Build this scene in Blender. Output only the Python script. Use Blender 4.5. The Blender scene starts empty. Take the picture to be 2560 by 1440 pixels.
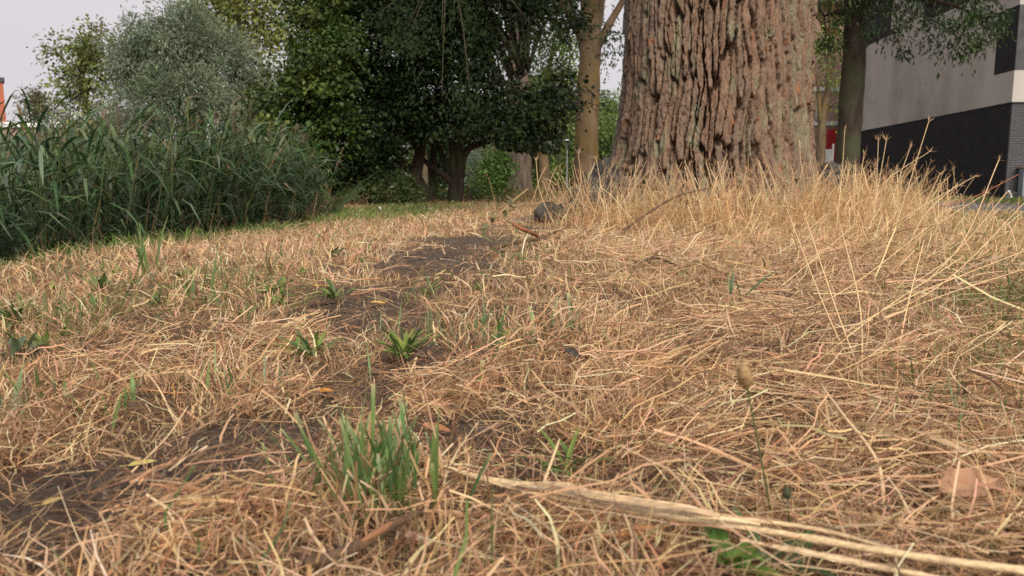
import bpy, math, random
import numpy as np
from mathutils import Vector

# ------------------------------------------------------------------ camera
SC = bpy.context.scene
COL = SC.collection
F, H, PW, PH, HOR = 1920.0, 0.27, 2560.0, 1440.0, 470.0
PITCH = math.atan((PH / 2 - HOR) / F)
cam_d = bpy.data.cameras.new('camera')
cam = bpy.data.objects.new('camera', cam_d)
COL.objects.link(cam)
cam.location = (0, 0, H)
cam.rotation_euler = (math.pi / 2 - PITCH, 0, 0)
cam_d.sensor_width = 36.0
cam_d.lens = 36.0 * F / PW
cam_d.clip_start = 0.02
cam_d.clip_end = 3000
cam_d.dof.use_dof = True
cam_d.dof.focus_distance = 1.5
cam_d.dof.aperture_fstop = 11.0
SC.camera = cam

# ------------------------------------------------------------------ sky, sun, exposure
SUN_AZ, SUN_EL = math.radians(163), math.radians(40)
w = bpy.data.worlds.new('World')
SC.world = w
w.use_nodes = True
nt = w.node_tree
nt.nodes.clear()
wo = nt.nodes.new('ShaderNodeOutputWorld')
wb = nt.nodes.new('ShaderNodeBackground')
sky = nt.nodes.new('ShaderNodeTexSky')
sky.sky_type = 'NISHITA'
sky.sun_disc = False
sky.sun_elevation = SUN_EL
sky.sun_rotation = SUN_AZ
sky.dust_density = 3.0
hs = nt.nodes.new('ShaderNodeHueSaturation')
hs.inputs['Saturation'].default_value = 0.12
mx = nt.nodes.new('ShaderNodeMix')          # a closed, even cloud cover veils the clear sky
mx.data_type = 'RGBA'
mx.inputs[0].default_value = 0.9
nt.links.new(sky.outputs[0], hs.inputs['Color'])
nt.links.new(hs.outputs[0], mx.inputs[6])
cl_tc = nt.nodes.new('ShaderNodeTexCoord')
cl_mp = nt.nodes.new('ShaderNodeMapping'); cl_mp.inputs['Scale'].default_value = (1, 1, 3)
cl_no = nt.nodes.new('ShaderNodeTexNoise'); cl_no.inputs['Scale'].default_value = 2.2; cl_no.inputs['Detail'].default_value = 5
cl_rp = nt.nodes.new('ShaderNodeValToRGB')
cl_rp.color_ramp.elements[0].position = 0.3; cl_rp.color_ramp.elements[1].position = 0.7
cl_rp.color_ramp.elements[0].color = (2.10, 1.99, 2.13, 1); cl_rp.color_ramp.elements[1].color = (2.52, 2.36, 2.44, 1)
nt.links.new(cl_tc.outputs['Generated'], cl_mp.inputs[0]); nt.links.new(cl_mp.outputs[0], cl_no.inputs['Vector'])
nt.links.new(cl_no.outputs['Fac'], cl_rp.inputs[0]); nt.links.new(cl_rp.outputs[0], mx.inputs[7])
nt.links.new(mx.outputs[2], wb.inputs['Color'])
wb.inputs['Strength'].default_value = 0.1
nt.links.new(wb.outputs[0], wo.inputs[0])

sd = bpy.data.lights.new('sun', 'SUN')
sd.energy = 1.5
sd.angle = math.radians(38)
sd.color = (1.0, 0.90, 0.76)
sun = bpy.data.objects.new('sun', sd)
COL.objects.link(sun)
sv = Vector((math.sin(SUN_AZ) * math.cos(SUN_EL), math.cos(SUN_AZ) * math.cos(SUN_EL), math.sin(SUN_EL)))
sun.rotation_euler = (-sv).to_track_quat('-Z', 'Y').to_euler()
sun.location = (5, -10, 20)

vs = SC.view_settings
vs.view_transform = 'Standard'
vs.look = 'None'
vs.gamma = 1.0
vs.use_curve_mapping = False
vs.exposure = 1.5
SC.render.engine = 'CYCLES'
SC.cycles.max_bounces = 6
SC.cycles.transparent_max_bounces = 4
SC.cycles.use_denoising = False

# ------------------------------------------------------------------ helpers
cp, sp = math.cos(PITCH), math.sin(PITCH)


def ray(px, py):
    a, b = (px - PW / 2) / F, (PH / 2 - py) / F
    return np.array((a, cp + b * sp, -sp + b * cp))


def at(px, py, Y):
    """the place seen at a pixel of the photograph, Y metres ahead"""
    d = ray(px, py)
    return np.array((0, 0, H)) + d * (Y / d[1])


def gnd(px, py, z=0.0):
    d = ray(px, py)
    t = (z - H) / d[2]
    return np.array((0, 0, H)) + d * t


def on(px, py, h=0.0):
    """the place on the lawn seen at a pixel of the photograph, h metres above the soil"""
    p = gnd(px, py, h)
    for _ in range(3):
        p = gnd(px, py, float(gz(p[0], p[1])) + h)
    return p


def pt(q):
    return on(*q) if q[2] < 0.3 else at(*q)


def hash2(ix, iy, s):
    n = (ix.astype(np.int64) * 374761393 + iy.astype(np.int64) * 668265263 + int(s) * 974634777) & 0x7fffffff
    n = ((n ^ (n >> 13)) * 1274126177) & 0x7fffffff
    return ((n ^ (n >> 16)) & 0xffffff) / float(0xffffff)


def vn(x, y, s=0):
    x = np.asarray(x, float); y = np.asarray(y, float)
    ix, iy = np.floor(x), np.floor(y)
    fx, fy = x - ix, y - iy
    fx = fx * fx * (3 - 2 * fx); fy = fy * fy * (3 - 2 * fy)
    a = hash2(ix, iy, s); b = hash2(ix + 1, iy, s); c = hash2(ix, iy + 1, s); d = hash2(ix + 1, iy + 1, s)
    return (a * (1 - fx) + b * fx) * (1 - fy) + (c * (1 - fx) + d * fx) * fy


def fbm(x, y, s=0, o=4):
    r, a, t = 0, 0.5, 0
    for k in range(o):
        r = r + a * vn(x * 2 ** k + 17.3 * k, y * 2 ** k - 9.1 * k, s + k); t += a; a *= 0.5
    return r / t


def sst(a, b, x):
    t = np.clip((x - a) / (b - a), 0, 1)
    return t * t * (3 - 2 * t)


def unit(v):
    return v / np.maximum(np.linalg.norm(v, axis=-1, keepdims=True), 1e-9)


def np_mesh(name, V, faces, cols=None, smooth=False):
    """faces: list of int arrays (n,3) or (n,4); cols: (nverts,3)"""
    me = bpy.data.meshes.new(name)
    V = np.ascontiguousarray(V, dtype=np.float32).reshape(-1, 3)
    me.vertices.add(len(V))
    me.vertices.foreach_set('co', V.ravel())
    faces = [np.asarray(f, dtype=np.int32) for f in faces if len(f)]
    loops = np.concatenate([f.ravel() for f in faces])
    tot = np.concatenate([np.full(len(f), f.shape[1], np.int32) for f in faces])
    start = np.concatenate(([0], np.cumsum(tot)[:-1])).astype(np.int32)
    me.loops.add(len(loops))
    me.loops.foreach_set('vertex_index', loops)
    me.polygons.add(len(tot))
    me.polygons.foreach_set('loop_start', start)
    if cols is not None:
        at_ = me.attributes.new('tint', 'FLOAT_COLOR', 'POINT')
        c4 = np.ones((len(V), 4), np.float32)
        c4[:, :3] = np.asarray(cols).reshape(-1, 3)
        at_.data.foreach_set('color', c4.ravel())
    me.update(calc_edges=True)
    me.polygons.foreach_set('use_smooth', np.full(len(tot), smooth))
    return me


def obj(name, me, mat=None, parent=None, loc=None):
    o = bpy.data.objects.new(name, me)
    COL.objects.link(o)
    if mat is not None and me is not None:
        me.materials.clear() if len(me.materials) else None
        me.materials.append(mat)
    if parent is not None:
        o.parent = parent
    if loc is not None:
        o.location = loc
    return o


def tag(o, label=None, cat=None, group=None, kind=None):
    for k, v in (('label', label), ('category', cat), ('group', group), ('kind', kind)):
        if v:
            o[k] = v
    return o


def thing(name, label, cat, loc=(0, 0, 0), rz=0.0, group=None):
    o = bpy.data.objects.new(name, None)
    o.empty_display_size = 0.1
    COL.objects.link(o)
    o.location = loc
    o.rotation_euler = (0, 0, rz)
    return tag(o, label, cat, group)


def copy_tree(o, parent=None):
    c = o.copy()
    COL.objects.link(c)
    if parent is not None:
        c.parent = parent
    for ch in list(o.children):
        copy_tree(ch, c)
    return c


def box_mesh(name, boxes):
    """boxes: (x0,x1,y0,y1,z0,z1)"""
    V, Q = [], []
    for (x0, x1, y0, y1, z0, z1) in boxes:
        b = len(V)
        V += [(x0, y0, z0), (x1, y0, z0), (x1, y1, z0), (x0, y1, z0), (x0, y0, z1), (x1, y0, z1), (x1, y1, z1), (x0, y1, z1)]
        Q += [(b, b + 3, b + 2, b + 1), (b + 4, b + 5, b + 6, b + 7), (b, b + 1, b + 5, b + 4), (b + 1, b + 2, b + 6, b + 5), (b + 2, b + 3, b + 7, b + 6), (b + 3, b, b + 4, b + 7)]
    return np_mesh(name, np.array(V), [np.array(Q)])


def spline(P, n):
    """Catmull-Rom through P, n samples"""
    P = np.asarray(P, float)
    if len(P) == 2:
        t = np.linspace(0, 1, n)[:, None]
        return P[0] * (1 - t) + P[1] * t
    Q = np.vstack((2 * P[0] - P[1], P, 2 * P[-1] - P[-2]))
    out = []
    for u in np.linspace(0, len(P) - 1 - 1e-9, n):
        i = int(u); t = u - i
        a, b, c, d = Q[i], Q[i + 1], Q[i + 2], Q[i + 3]
        out.append(0.5 * ((2 * b) + (-a + c) * t + (2 * a - 5 * b + 4 * c - d) * t * t + (-a + 3 * b - 3 * c + d) * t ** 3))
    return np.array(out)


def tube_geo(P, R, k=8, cap=True, fn=None):
    """tube round polyline P with radii R -> verts, quads(+tris)"""
    P = np.asarray(P, float); R = np.asarray(R, float)
    n = len(P)
    T = unit(np.gradient(P, axis=0))
    ref = np.array((0.0, 1.0, 0.0)) if abs(T[0][2]) > 0.6 else np.array((0.0, 0.0, 1.0))
    A = np.zeros_like(P); A[0] = unit(np.cross(T[0], ref))
    for i in range(1, n):
        a = A[i - 1] - T[i] * np.dot(A[i - 1], T[i])
        A[i] = unit(a)
    B = np.cross(T, A)
    th = np.linspace(0, 2 * math.pi, k, endpoint=False)
    rad = R[:, None] * np.ones(k)[None, :]
    if fn is not None:
        rad = rad * fn(np.arange(n)[:, None] / max(1, n - 1), th[None, :])
    V = P[:, None, :] + rad[..., None] * (A[:, None, :] * np.cos(th)[None, :, None] + B[:, None, :] * np.sin(th)[None, :, None])
    V = V.reshape(-1, 3)
    i = np.arange(n - 1)[:, None]; j = np.arange(k)[None, :]
    q = np.stack((i * k + j, i * k + (j + 1) % k, (i + 1) * k + (j + 1) % k, (i + 1) * k + j), -1).reshape(-1, 4)
    tri = np.zeros((0, 3), int)
    if cap:
        V = np.vstack((V, P[0], P[-1]))
        c0, c1 = n * k, n * k + 1
        jj = np.arange(k)
        tri = np.vstack((np.stack((np.full(k, c0), (jj + 1) % k, jj), -1), np.stack((np.full(k, c1), (n - 1) * k + jj, (n - 1) * k + (jj + 1) % k), -1)))
    return V, q, tri


def tube(name, P, R, k=8, col=None, fn=None):
    V, q, t = tube_geo(P, R, k, True, fn)
    return np_mesh(name, V, [q, t], None if col is None else np.tile(np.asarray(col, float), (len(V), 1)), True)


def join_tubes(name, items, k=6):
    V, Q, T, n = [], [], [], 0
    for P, R in items:
        v, q, t = tube_geo(P, R, k)
        V.append(v); Q.append(q + n); T.append(t + n); n += len(v)
    return np_mesh(name, np.vstack(V), [np.vstack(Q), np.vstack(T)], None, True)


def ribbons(root, d, L, W, bend, segs, col, tipcol=None, wprof='grass', fold=0.0, rng=None, kink=0.0, side=None, blunt=0.15):
    """N blades -> verts, quads, colours. root (N,3) d (N,3) unit L (N) W (N) bend (N,3) in fractions of L"""
    N = len(root)
    t = np.linspace(0, 1, segs + 1)
    P = root[:, None, :] + L[:, None, None] * (d[:, None, :] * t[None, :, None] + bend[:, None, :] * (t ** 2)[None, :, None])
    if kink:
        k = rng.normal(0, kink, (N, segs + 1, 3)) * L[:, None, None]
        k[:, 0] = 0
        P = P + k
    if side is None:
        rv = rng.normal(0, 1, (N, 3))
        side = unit(np.cross(d, rv))
    if wprof == 'grass':
        wp = np.minimum(1, (1.15 - t) / 0.6) * (0.7 + 0.3 * np.minimum(1, t * 4))
        wp[-1] = blunt
    elif wprof == 'leaf':
        wp = np.sin(np.pi * np.clip(t * 0.93 + 0.05, 0, 1)) ** 0.7
        wp[-1] = 0.05
    else:
        wp = np.ones_like(t)
    hw = 0.5 * W[:, None] * wp[None, :]
    S = side[:, None, :] * hw[..., None]
    V = np.stack((P - S, P + S), 2).reshape(-1, 3)
    b = (np.arange(N) * (segs + 1) * 2)[:, None] + (np.arange(segs) * 2)[None, :]
    Q = np.stack((b, b + 1, b + 3, b + 2), -1).reshape(-1, 4)
    if tipcol is None:
        tipcol = col
    C = col[:, None, None, :] * (1 - t)[None, :, None, None] + tipcol[:, None, None, :] * t[None, :, None, None]
    C = np.broadcast_to(C, (N, segs + 1, 2, 3)).reshape(-1, 3)
    return V, Q, C


def merge(name, parts, smooth=False):
    V, Q, C, n = [], [], [], 0
    for v, q, c in parts:
        V.append(v); Q.append(q + n); C.append(c); n += len(v)
    return np_mesh(name, np.vstack(V), [np.vstack(Q)], np.vstack(C), smooth)


def pal(colors, N, rng, j=0.12, weights=None):
    c = np.array(colors, float)
    p = None if weights is None else np.array(weights, float) / sum(weights)
    r = c[rng.choice(len(c), N, p=p)]
    return np.clip(r * np.exp(rng.normal(0, j, (N, 1))) * np.exp(rng.normal(0, j * 0.35, (N, 3))), 0.003, 0.85)


# ------------------------------------------------------------------ materials
def new_mat(name):
    m = bpy.data.materials.new(name)
    m.use_nodes = True
    n = m.node_tree
    b = n.nodes['Principled BSDF']
    return m, n, b


def tint_mat(name, rough=0.6, transl=0.25, spec=0.3, noise=None, boost=1.0):
    """colour from the piece's own tint, part of the light passing through it"""
    m, n, b = new_mat(name)
    a = n.nodes.new('ShaderNodeAttribute'); a.attribute_name = 'tint'
    c = a.outputs['Color']
    if noise:
        no = n.nodes.new('ShaderNodeTexNoise'); no.inputs['Scale'].default_value = noise
        mr = n.nodes.new('ShaderNodeMapRange'); mr.inputs[1].default_value = 0.3; mr.inputs[2].default_value = 0.7
        mr.inputs[3].default_value = 0.72; mr.inputs[4].default_value = 1.2
        n.links.new(no.outputs['Fac'], mr.inputs[0])
        vm = n.nodes.new('ShaderNodeVectorMath'); vm.operation = 'SCALE'
        n.links.new(c, vm.inputs[0]); n.links.new(mr.outputs[0], vm.inputs['Scale'])
        c = vm.outputs[0]
    n.links.new(c, b.inputs['Base Color'])
    b.inputs['Roughness'].default_value = rough
    b.inputs['Specular IOR Level'].default_value = spec
    if transl > 0:
        tr = n.nodes.new('ShaderNodeBsdfTranslucent')
        n.links.new(c, tr.inputs['Color'])
        ms = n.nodes.new('ShaderNodeMixShader'); ms.inputs[0].default_value = transl
        n.links.new(b.outputs[0], ms.inputs[1]); n.links.new(tr.outputs[0], ms.inputs[2])
        n.links.new(ms.outputs[0], n.nodes['Material Output'].inputs[0])
    return m


def noisy_mat(name, c1, c2, scale=8, rough=0.85, bump=0.3, bscale=40, stretch=(1, 1, 1), c3=None, s3=1.5, spec=0.2, bdist=0.01):
    m, n, b = new_mat(name)
    tc = n.nodes.new('ShaderNodeTexCoord')
    mp = n.nodes.new('ShaderNodeMapping'); mp.inputs['Scale'].default_value = stretch
    n.links.new(tc.outputs['Object'], mp.inputs[0])
    no = n.nodes.new('ShaderNodeTexNoise'); no.inputs['Scale'].default_value = scale; no.inputs['Detail'].default_value = 6
    n.links.new(mp.outputs[0], no.inputs['Vector'])
    r = n.nodes.new('ShaderNodeValToRGB')
    r.color_ramp.elements[0].position = 0.34; r.color_ramp.elements[1].position = 0.68
    r.color_ramp.elements[0].color = (*c1, 1); r.color_ramp.elements[1].color = (*c2, 1)
    n.links.new(no.outputs['Fac'], r.inputs[0])
    out = r.outputs[0]
    if c3 is not None:
        n3 = n.nodes.new('ShaderNodeTexNoise'); n3.inputs['Scale'].default_value = s3; n3.inputs['Detail'].default_value = 5
        n.links.new(tc.outputs['Object'], n3.inputs['Vector'])
        mr = n.nodes.new('ShaderNodeMapRange'); mr.inputs[1].default_value = 0.48; mr.inputs[2].default_value = 0.66
        n.links.new(n3.outputs['Fac'], mr.inputs[0])
        mi = n.nodes.new('ShaderNodeMix'); mi.data_type = 'RGBA'
        n.links.new(mr.outputs[0], mi.inputs[0]); n.links.new(out, mi.inputs[6]); mi.inputs[7].default_value = (*c3, 1)
        out = mi.outputs[2]
    n.links.new(out, b.inputs['Base Color'])
    b.inputs['Roughness'].default_value = rough
    b.inputs['Specular IOR Level'].default_value = spec
    if bump:
        nb = n.nodes.new('ShaderNodeTexNoise'); nb.inputs['Scale'].default_value = bscale; nb.inputs['Detail'].default_value = 8
        n.links.new(mp.outputs[0], nb.inputs['Vector'])
        bp = n.nodes.new('ShaderNodeBump'); bp.inputs['Strength'].default_value = bump; bp.inputs['Distance'].default_value = bdist
        n.links.new(nb.outputs['Fac'], bp.inputs['Height'])
        n.links.new(bp.outputs[0], b.inputs['Normal'])
    return m


M = {}
M['straw'] = tint_mat('dry_straw', 0.55, 0.36, 0.35)
M['green'] = tint_mat('green_blade', 0.45, 0.3, 0.4)
M['leaf'] = tint_mat('tree_leaf', 0.5, 0.32, 0.35)
M['leaf_dark'] = tint_mat('thick_maple_leaf', 0.45, 0.14, 0.4)
M['reed'] = tint_mat('reed_leaf', 0.42, 0.25, 0.45)
M['stalk'] = tint_mat('dry_stalk', 0.5, 0.08, 0.4, noise=60)
M['weed'] = tint_mat('weed_leaf', 0.42, 0.28, 0.4, noise=90)
M['litter'] = tint_mat('fallen_leaf', 0.7, 0.2, 0.2, noise=120)


def bark_attr_mat():
    m, n, b = new_mat('furrowed_bark')
    a = n.nodes.new('ShaderNodeAttribute'); a.attribute_name = 'tint'
    tc = n.nodes.new('ShaderNodeTexCoord')
    mp = n.nodes.new('ShaderNodeMapping'); mp.inputs['Scale'].default_value = (1, 1, 0.35)
    n.links.new(tc.outputs['Object'], mp.inputs[0])
    no = n.nodes.new('ShaderNodeTexNoise'); no.inputs['Scale'].default_value = 55; no.inputs['Detail'].default_value = 10
    no.inputs['Roughness'].default_value = 0.7
    n.links.new(mp.outputs[0], no.inputs['Vector'])
    mr = n.nodes.new('ShaderNodeMapRange'); mr.inputs[1].default_value = 0.3; mr.inputs[2].default_value = 0.72
    mr.inputs[3].default_value = 0.55; mr.inputs[4].default_value = 1.35
    n.links.new(no.outputs['Fac'], mr.inputs[0])
    vm = n.nodes.new('ShaderNodeVectorMath'); vm.operation = 'SCALE'
    n.links.new(a.outputs['Color'], vm.inputs[0]); n.links.new(mr.outputs[0], vm.inputs['Scale'])
    n.links.new(vm.outputs[0], b.inputs['Base Color'])
    b.inputs['Roughness'].default_value = 0.88
    b.inputs['Specular IOR Level'].default_value = 0.2
    bp = n.nodes.new('ShaderNodeBump'); bp.inputs['Strength'].default_value = 0.9; bp.inputs['Distance'].default_value = 0.012
    n.links.new(no.outputs['Fac'], bp.inputs['Height'])
    n.links.new(bp.outputs[0], b.inputs['Normal'])
    return m


M['bark'] = bark_attr_mat()
M['bark_dark'] = noisy_mat('dark_bark', (0.035, 0.026, 0.02), (0.075, 0.058, 0.045), 14, 0.9, 0.8, 30, (1, 1, 0.25), (0.06, 0.065, 0.035), 2.0)
M['bark_yellow'] = noisy_mat('smooth_yellow_bark', (0.10, 0.072, 0.045), (0.20, 0.14, 0.09), 5, 0.85, 0.7, 25, (1, 1, 0.4), (0.15, 0.105, 0.035), 1.4)
M['bark_pop'] = noisy_mat('far_poplar_bark', (0.07, 0.055, 0.045), (0.19, 0.15, 0.115), 9, 0.9, 1.0, 9, (1, 1, 0.16), bdist=0.06)
M['bark_mid'] = noisy_mat('mid_bark', (0.09, 0.075, 0.055), (0.18, 0.145, 0.10), 8, 0.9, 0.6, 20, (1, 1, 0.3), (0.12, 0.12, 0.06), 2.0)
M['bark_root'] = noisy_mat('root_bark', (0.02, 0.018, 0.017), (0.075, 0.065, 0.06), 16, 0.9, 1.0, 30, (1, 1, 1), (0.10, 0.10, 0.085), 5.0)
M['twig'] = noisy_mat('twig_bark', (0.07, 0.045, 0.03), (0.17, 0.105, 0.065), 60, 0.85, 0.6, 120, bdist=0.002)
M['twig_red'] = noisy_mat('reddish_twig', (0.20, 0.07, 0.035), (0.30, 0.13, 0.07), 60, 0.7, 0.3, 120, bdist=0.001)

# ------------------------------------------------------------------ the ground
TREE = np.array((1.375, 5.45))
XE_Y = np.array((-50, 0.0, 3.0, 4.2, 5.8, 8.2, 9.4, 11, 14, 20, 40, 400.0))
XE_X = np.array((-2.6, -2.3, -2.15, -1.98, -1.68, -1.75, -2.1, -3.4, -5.6, -9.5, -22, -200.0))


def xe(y):
    return np.interp(y, XE_Y, XE_X)


SOIL = []     # bare patches: world centre, radii, strength
for (px, py, rx, ry, s) in ((1180, 612, 120, 14, 1.0), (1330, 588, 90, 8, .8), (1060, 680, 170, 30, 1.0), (900, 790, 180, 52, 1.0), (1130, 905, 120, 55, .9), (640, 1100, 140, 55, 1.0),
                            (1150, 1115, 110, 40, .8), (330, 1255, 320, 75, 1.0), (90, 1370, 280, 65, .95), (1930, 1100, 90, 45, .9), (1450, 1290, 70, 40, .8), (700, 1000, 80, 25, .5),
                            (1160, 660, 60, 20, .8), (2230, 1250, 70, 60, .5), (540, 1200, 160, 40, .7), (1500, 640, 60, 12, .4), (1300, 770, 130, 24, .6), (1010, 740, 200, 26, .8), (1560, 880, 100, 36, .55), (985, 835, 160, 45, .8), (840, 1010, 130, 40, .6), (480, 1165, 220, 50, .75), (1085, 960, 120, 40, .7), (200, 1320, 280, 65, .95), (1120, 640, 150, 14, .9), (760, 830, 120, 30, .55), (1240, 690, 90, 20, .6), (720, 1150, 120, 35, .7)):
    c = gnd(px, py); a = gnd(px + rx, py); b = gnd(px, py - ry); b2 = gnd(px, py + ry)
    SOIL.append((c[0], (b[1] + b2[1]) / 2, 1.18 * abs(a[0] - c[0]), 1.12 * max(0.03, (b[1] - b2[1]) / 2), s))


def soil(x, y):
    m = np.zeros_like(x)
    wob = (fbm(x * 7, y * 5, 41) - 0.5) * 1.5
    for (cx, cy, rx, ry, s) in SOIL:
        d = np.sqrt(((x - cx) / rx) ** 2 + ((y - cy) / ry) ** 2) + wob
        m = np.maximum(m, s * (1 - sst(0.7, 1.2, d)))
    return m


def greenness(x, y):
    g = 0.9 * np.exp(-((x - xe(y) - 0.02) / 0.26) ** 2) * sst(0.3, 0.55, fbm(x * 1.3, y * 1.3, 5) + 0.1)
    g = np.maximum(g, 0.95 * np.exp(-(((x + 1.25) / 0.62) ** 2 + ((y - 9.3) / 2.4) ** 2)))
    g = np.maximum(g, 0.78 * sst(0.0, 0.30, x - 0.48 * y + 0.5 * (fbm(x * 2, y * 2, 8) - 0.5)) * sst(0.32, 0.5, fbm(x * 2.6, y * 2.6, 11) + 0.04) * (1 - sst(0.0, 0.35, 1.0 - y)))
    g = np.maximum(g, 0.85 * sst(7.5, 8.0, x))
    g = np.maximum(g, 0.26 * sst(0.52, 0.66, fbm(x * 2.2, y * 1.2, 14)) * (1 - sst(0, 0.6, x)))
    g = np.maximum(g, 0.5 * sst(14, 18, y) * fbm(x * 0.6, y * 0.6, 15))
    return np.clip(g, 0.02, 0.95)


def gz(x, y):
    x = np.asarray(x, float); y = np.asarray(y, float)
    near = 1 - sst(6, 14, np.hypot(x, y))
    z = near * ((fbm(x * 3.1, y * 3.1, 1) - 0.5) * 0.055 + (fbm(x * 13, y * 13, 2, 3) - 0.5) * 0.022)
    # roll of the mown lawn, mound round the great tree
    r = np.hypot(x - TREE[0], y - TREE[1])
    z = z + 0.10 * np.exp(-(r / 1.35) ** 2)
    z = z - 0.03 * sst(-0.4, -1.6, x) * near
    pathm = sst(4.3, 4.9, x)
    z = z * (1 - pathm)
    # the ditch
    d = xe(y) - x + 0.12 * (fbm(y * 1.7, x * 0.3, 3) - 0.5)
    fade = 1 - sst(14, 30, np.abs(y))
    dep = 1.05 * (sst(-0.1, 1.0, d) - sst(5.2, 7.0, d)) * fade
    return z - dep


def axis(segs):
    out = [segs[0][0]]
    for a, b, n in segs:
        out += list(np.linspace(a, b, n + 1)[1:])
    return np.array(out)


gx = axis(((-900, -60, 8), (-60, -12, 14), (-12, -3, 26), (-3, 3, 130), (3, 8, 30), (8, 20, 12), (20, 60, 8), (60, 900, 8)))
gy = axis(((-300, -20, 6), (-20, 0, 12), (0, 0.3, 3), (0.3, 3.5, 85), (3.5, 8, 70), (8, 16, 40), (16, 40, 24), (40, 1500, 14)))
GX, GY = np.meshgrid(gx, gy)
GZ = gz(GX, GY)
ny, nx = GX.shape
ii = (np.arange(ny - 1)[:, None] * nx + np.arange(nx - 1)[None, :]).ravel()
gq = np.stack((ii, ii + 1, ii + nx + 1, ii + nx), -1)
sm, gm = soil(GX, GY), greenness(GX, GY)
below = sst(0.05, 0.5, xe(GY) - GX)
thatch = np.array((0.42, 0.27, 0.15)); dirt = np.array((0.105, 0.078, 0.061)); turf = np.array((0.075, 0.085, 0.03)); mud = np.array((0.05, 0.04, 0.028))
dist = np.hypot(GX, GY)[..., None]
tk = 0.10 + 0.75 * sst(1.5, 8, dist)          # close by the soil shows between the straws
gc = dirt * (1 - tk) + thatch * tk
gc = gc * (1 - gm[..., None]) + turf * gm[..., None]
gc = gc * (1 - sm[..., None]) + dirt * sm[..., None]
gc = gc * (1 - below[..., None]) + mud * below[..., None]
gmat, n_, b_ = new_mat('ground_soil')
a_ = n_.nodes.new('ShaderNodeAttribute'); a_.attribute_name = 'tint'
tc_ = n_.nodes.new('ShaderNodeTexCoord')
no_ = n_.nodes.new('ShaderNodeTexNoise'); no_.inputs['Scale'].default_value = 45; no_.inputs['Detail'].default_value = 12; no_.inputs['Roughness'].default_value = 0.75
n_.links.new(tc_.outputs['Object'], no_.inputs['Vector'])
mr_ = n_.nodes.new('ShaderNodeMapRange'); mr_.inputs[1].default_value = 0.3; mr_.inputs[2].default_value = 0.7; mr_.inputs[3].default_value = 0.45; mr_.inputs[4].default_value = 1.6
n_.links.new(no_.outputs['Fac'], mr_.inputs[0])
vm_ = n_.nodes.new('ShaderNodeVectorMath'); vm_.operation = 'SCALE'
n_.links.new(a_.outputs['Color'], vm_.inputs[0]); n_.links.new(mr_.outputs[0], vm_.inputs['Scale'])
n_.links.new(vm_.outputs[0], b_.inputs['Base Color'])
b_.inputs['Roughness'].default_value = 0.95
b_.inputs['Specular IOR Level'].default_value = 0.1
bp_ = n_.nodes.new('ShaderNodeBump'); bp_.inputs['Strength'].default_value = 1.0; bp_.inputs['Distance'].default_value = 0.012
n_.links.new(no_.outputs['Fac'], bp_.inputs['Height']); n_.links.new(bp_.outputs[0], b_.inputs['Normal'])
tag(obj('ground', np_mesh('ground', np.stack((GX, GY, GZ), -1), [gq], gc, True), gmat), 'dry summer lawn ground with bare soil patches and a ditch', None, None, 'structure')

# water at the bottom of the ditch
wm, wn, wbs = new_mat('ditch_water')
wbs.inputs['Base Color'].default_value = (0.015, 0.02, 0.012, 1); wbs.inputs['Roughness'].default_value = 0.08
wy = np.linspace(-14, 20, 60)
wv = np.concatenate((np.stack((xe(wy) - 0.55, wy, np.full(60, -0.86)), -1), np.stack((xe(wy) - 6.3, wy, np.full(60, -0.86)), -1)))
wi = np.arange(59)
tag(obj('ditch_water', np_mesh('ditch_water', wv, [np.stack((wi, wi + 1, wi + 61, wi + 60), -1)]), wm), 'dark still water at the bottom of the reed ditch', None, None, 'structure')

# asphalt path with concrete edging
M['asphalt'] = noisy_mat('asphalt', (0.085, 0.08, 0.085), (0.15, 0.14, 0.145), 90, 0.9, 0.4, 160, bdist=0.004, c3=(0.12, 0.105, 0.1), s3=0.8)
M['concrete'] = noisy_mat('edging_concrete', (0.24, 0.23, 0.21), (0.36, 0.34, 0.32), 12, 0.9, 0.3, 60)
tag(obj('path', box_mesh('path', [(5.05, 7.65, -25, 70, -0.05, 0.016)]), M['asphalt']), 'grey asphalt footpath between the lawn and the building', None, None, 'structure')
edg = tag(obj('path_edging', None), 'narrow concrete edging of the asphalt path', None, None, 'structure')
slab = box_mesh('edging_stone', [(-0.04, 0.04, -0.495, 0.495, -0.05, 0.028)])
slab.materials.append(M['concrete'])
for xx in (5.0, 7.7):
    for k in range(26):
        e = bpy.data.objects.new('edging_stone', slab); COL.objects.link(e); e.parent = edg; e.location = (xx, 3.5 + k, 0)

# ------------------------------------------------------------------ the great tree
rg = np.random.default_rng(7)


def vor(u, v, s):
    iu, iv = np.floor(u), np.floor(v)
    f1 = np.full(u.shape, 9.0); f2 = np.full(u.shape, 9.0); cid = np.zeros(u.shape); dv1 = np.zeros(u.shape); du1 = np.zeros(u.shape)
    for a in (-1, 0, 1):
        for b in (-1, 0, 1):
            cu = iu + a + 0.5 + 0.85 * (hash2(iu + a, iv + b, s) - 0.5)
            cv = iv + b + 0.5 + 0.85 * (hash2(iu + a, iv + b, s + 1) - 0.5)
            d = np.sqrt((u - cu) ** 2 + (v - cv) ** 2)
            m = d < f1
            f2 = np.where(m, f1, np.minimum(f2, d))
            cid = np.where(m, hash2(iu + a, iv + b, s + 2), cid)
            dv1 = np.where(m, v - cv, dv1); du1 = np.where(m, u - cu, du1)
            f1 = np.where(m, d, f1)
    return f1, f2, cid, du1, dv1


LOBES = ((math.radians(192), 0.75, 0.26), (math.radians(225), 0.20, 0.3), (math.radians(262), 0.16, 0.28), (math.radians(300), 0.24, 0.28), (math.radians(340), 0.30, 0.25), (math.radians(30), 0.3, 0.3), (math.radians(95), 0.35, 0.35), (math.radians(145), 0.3, 0.3))


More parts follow.
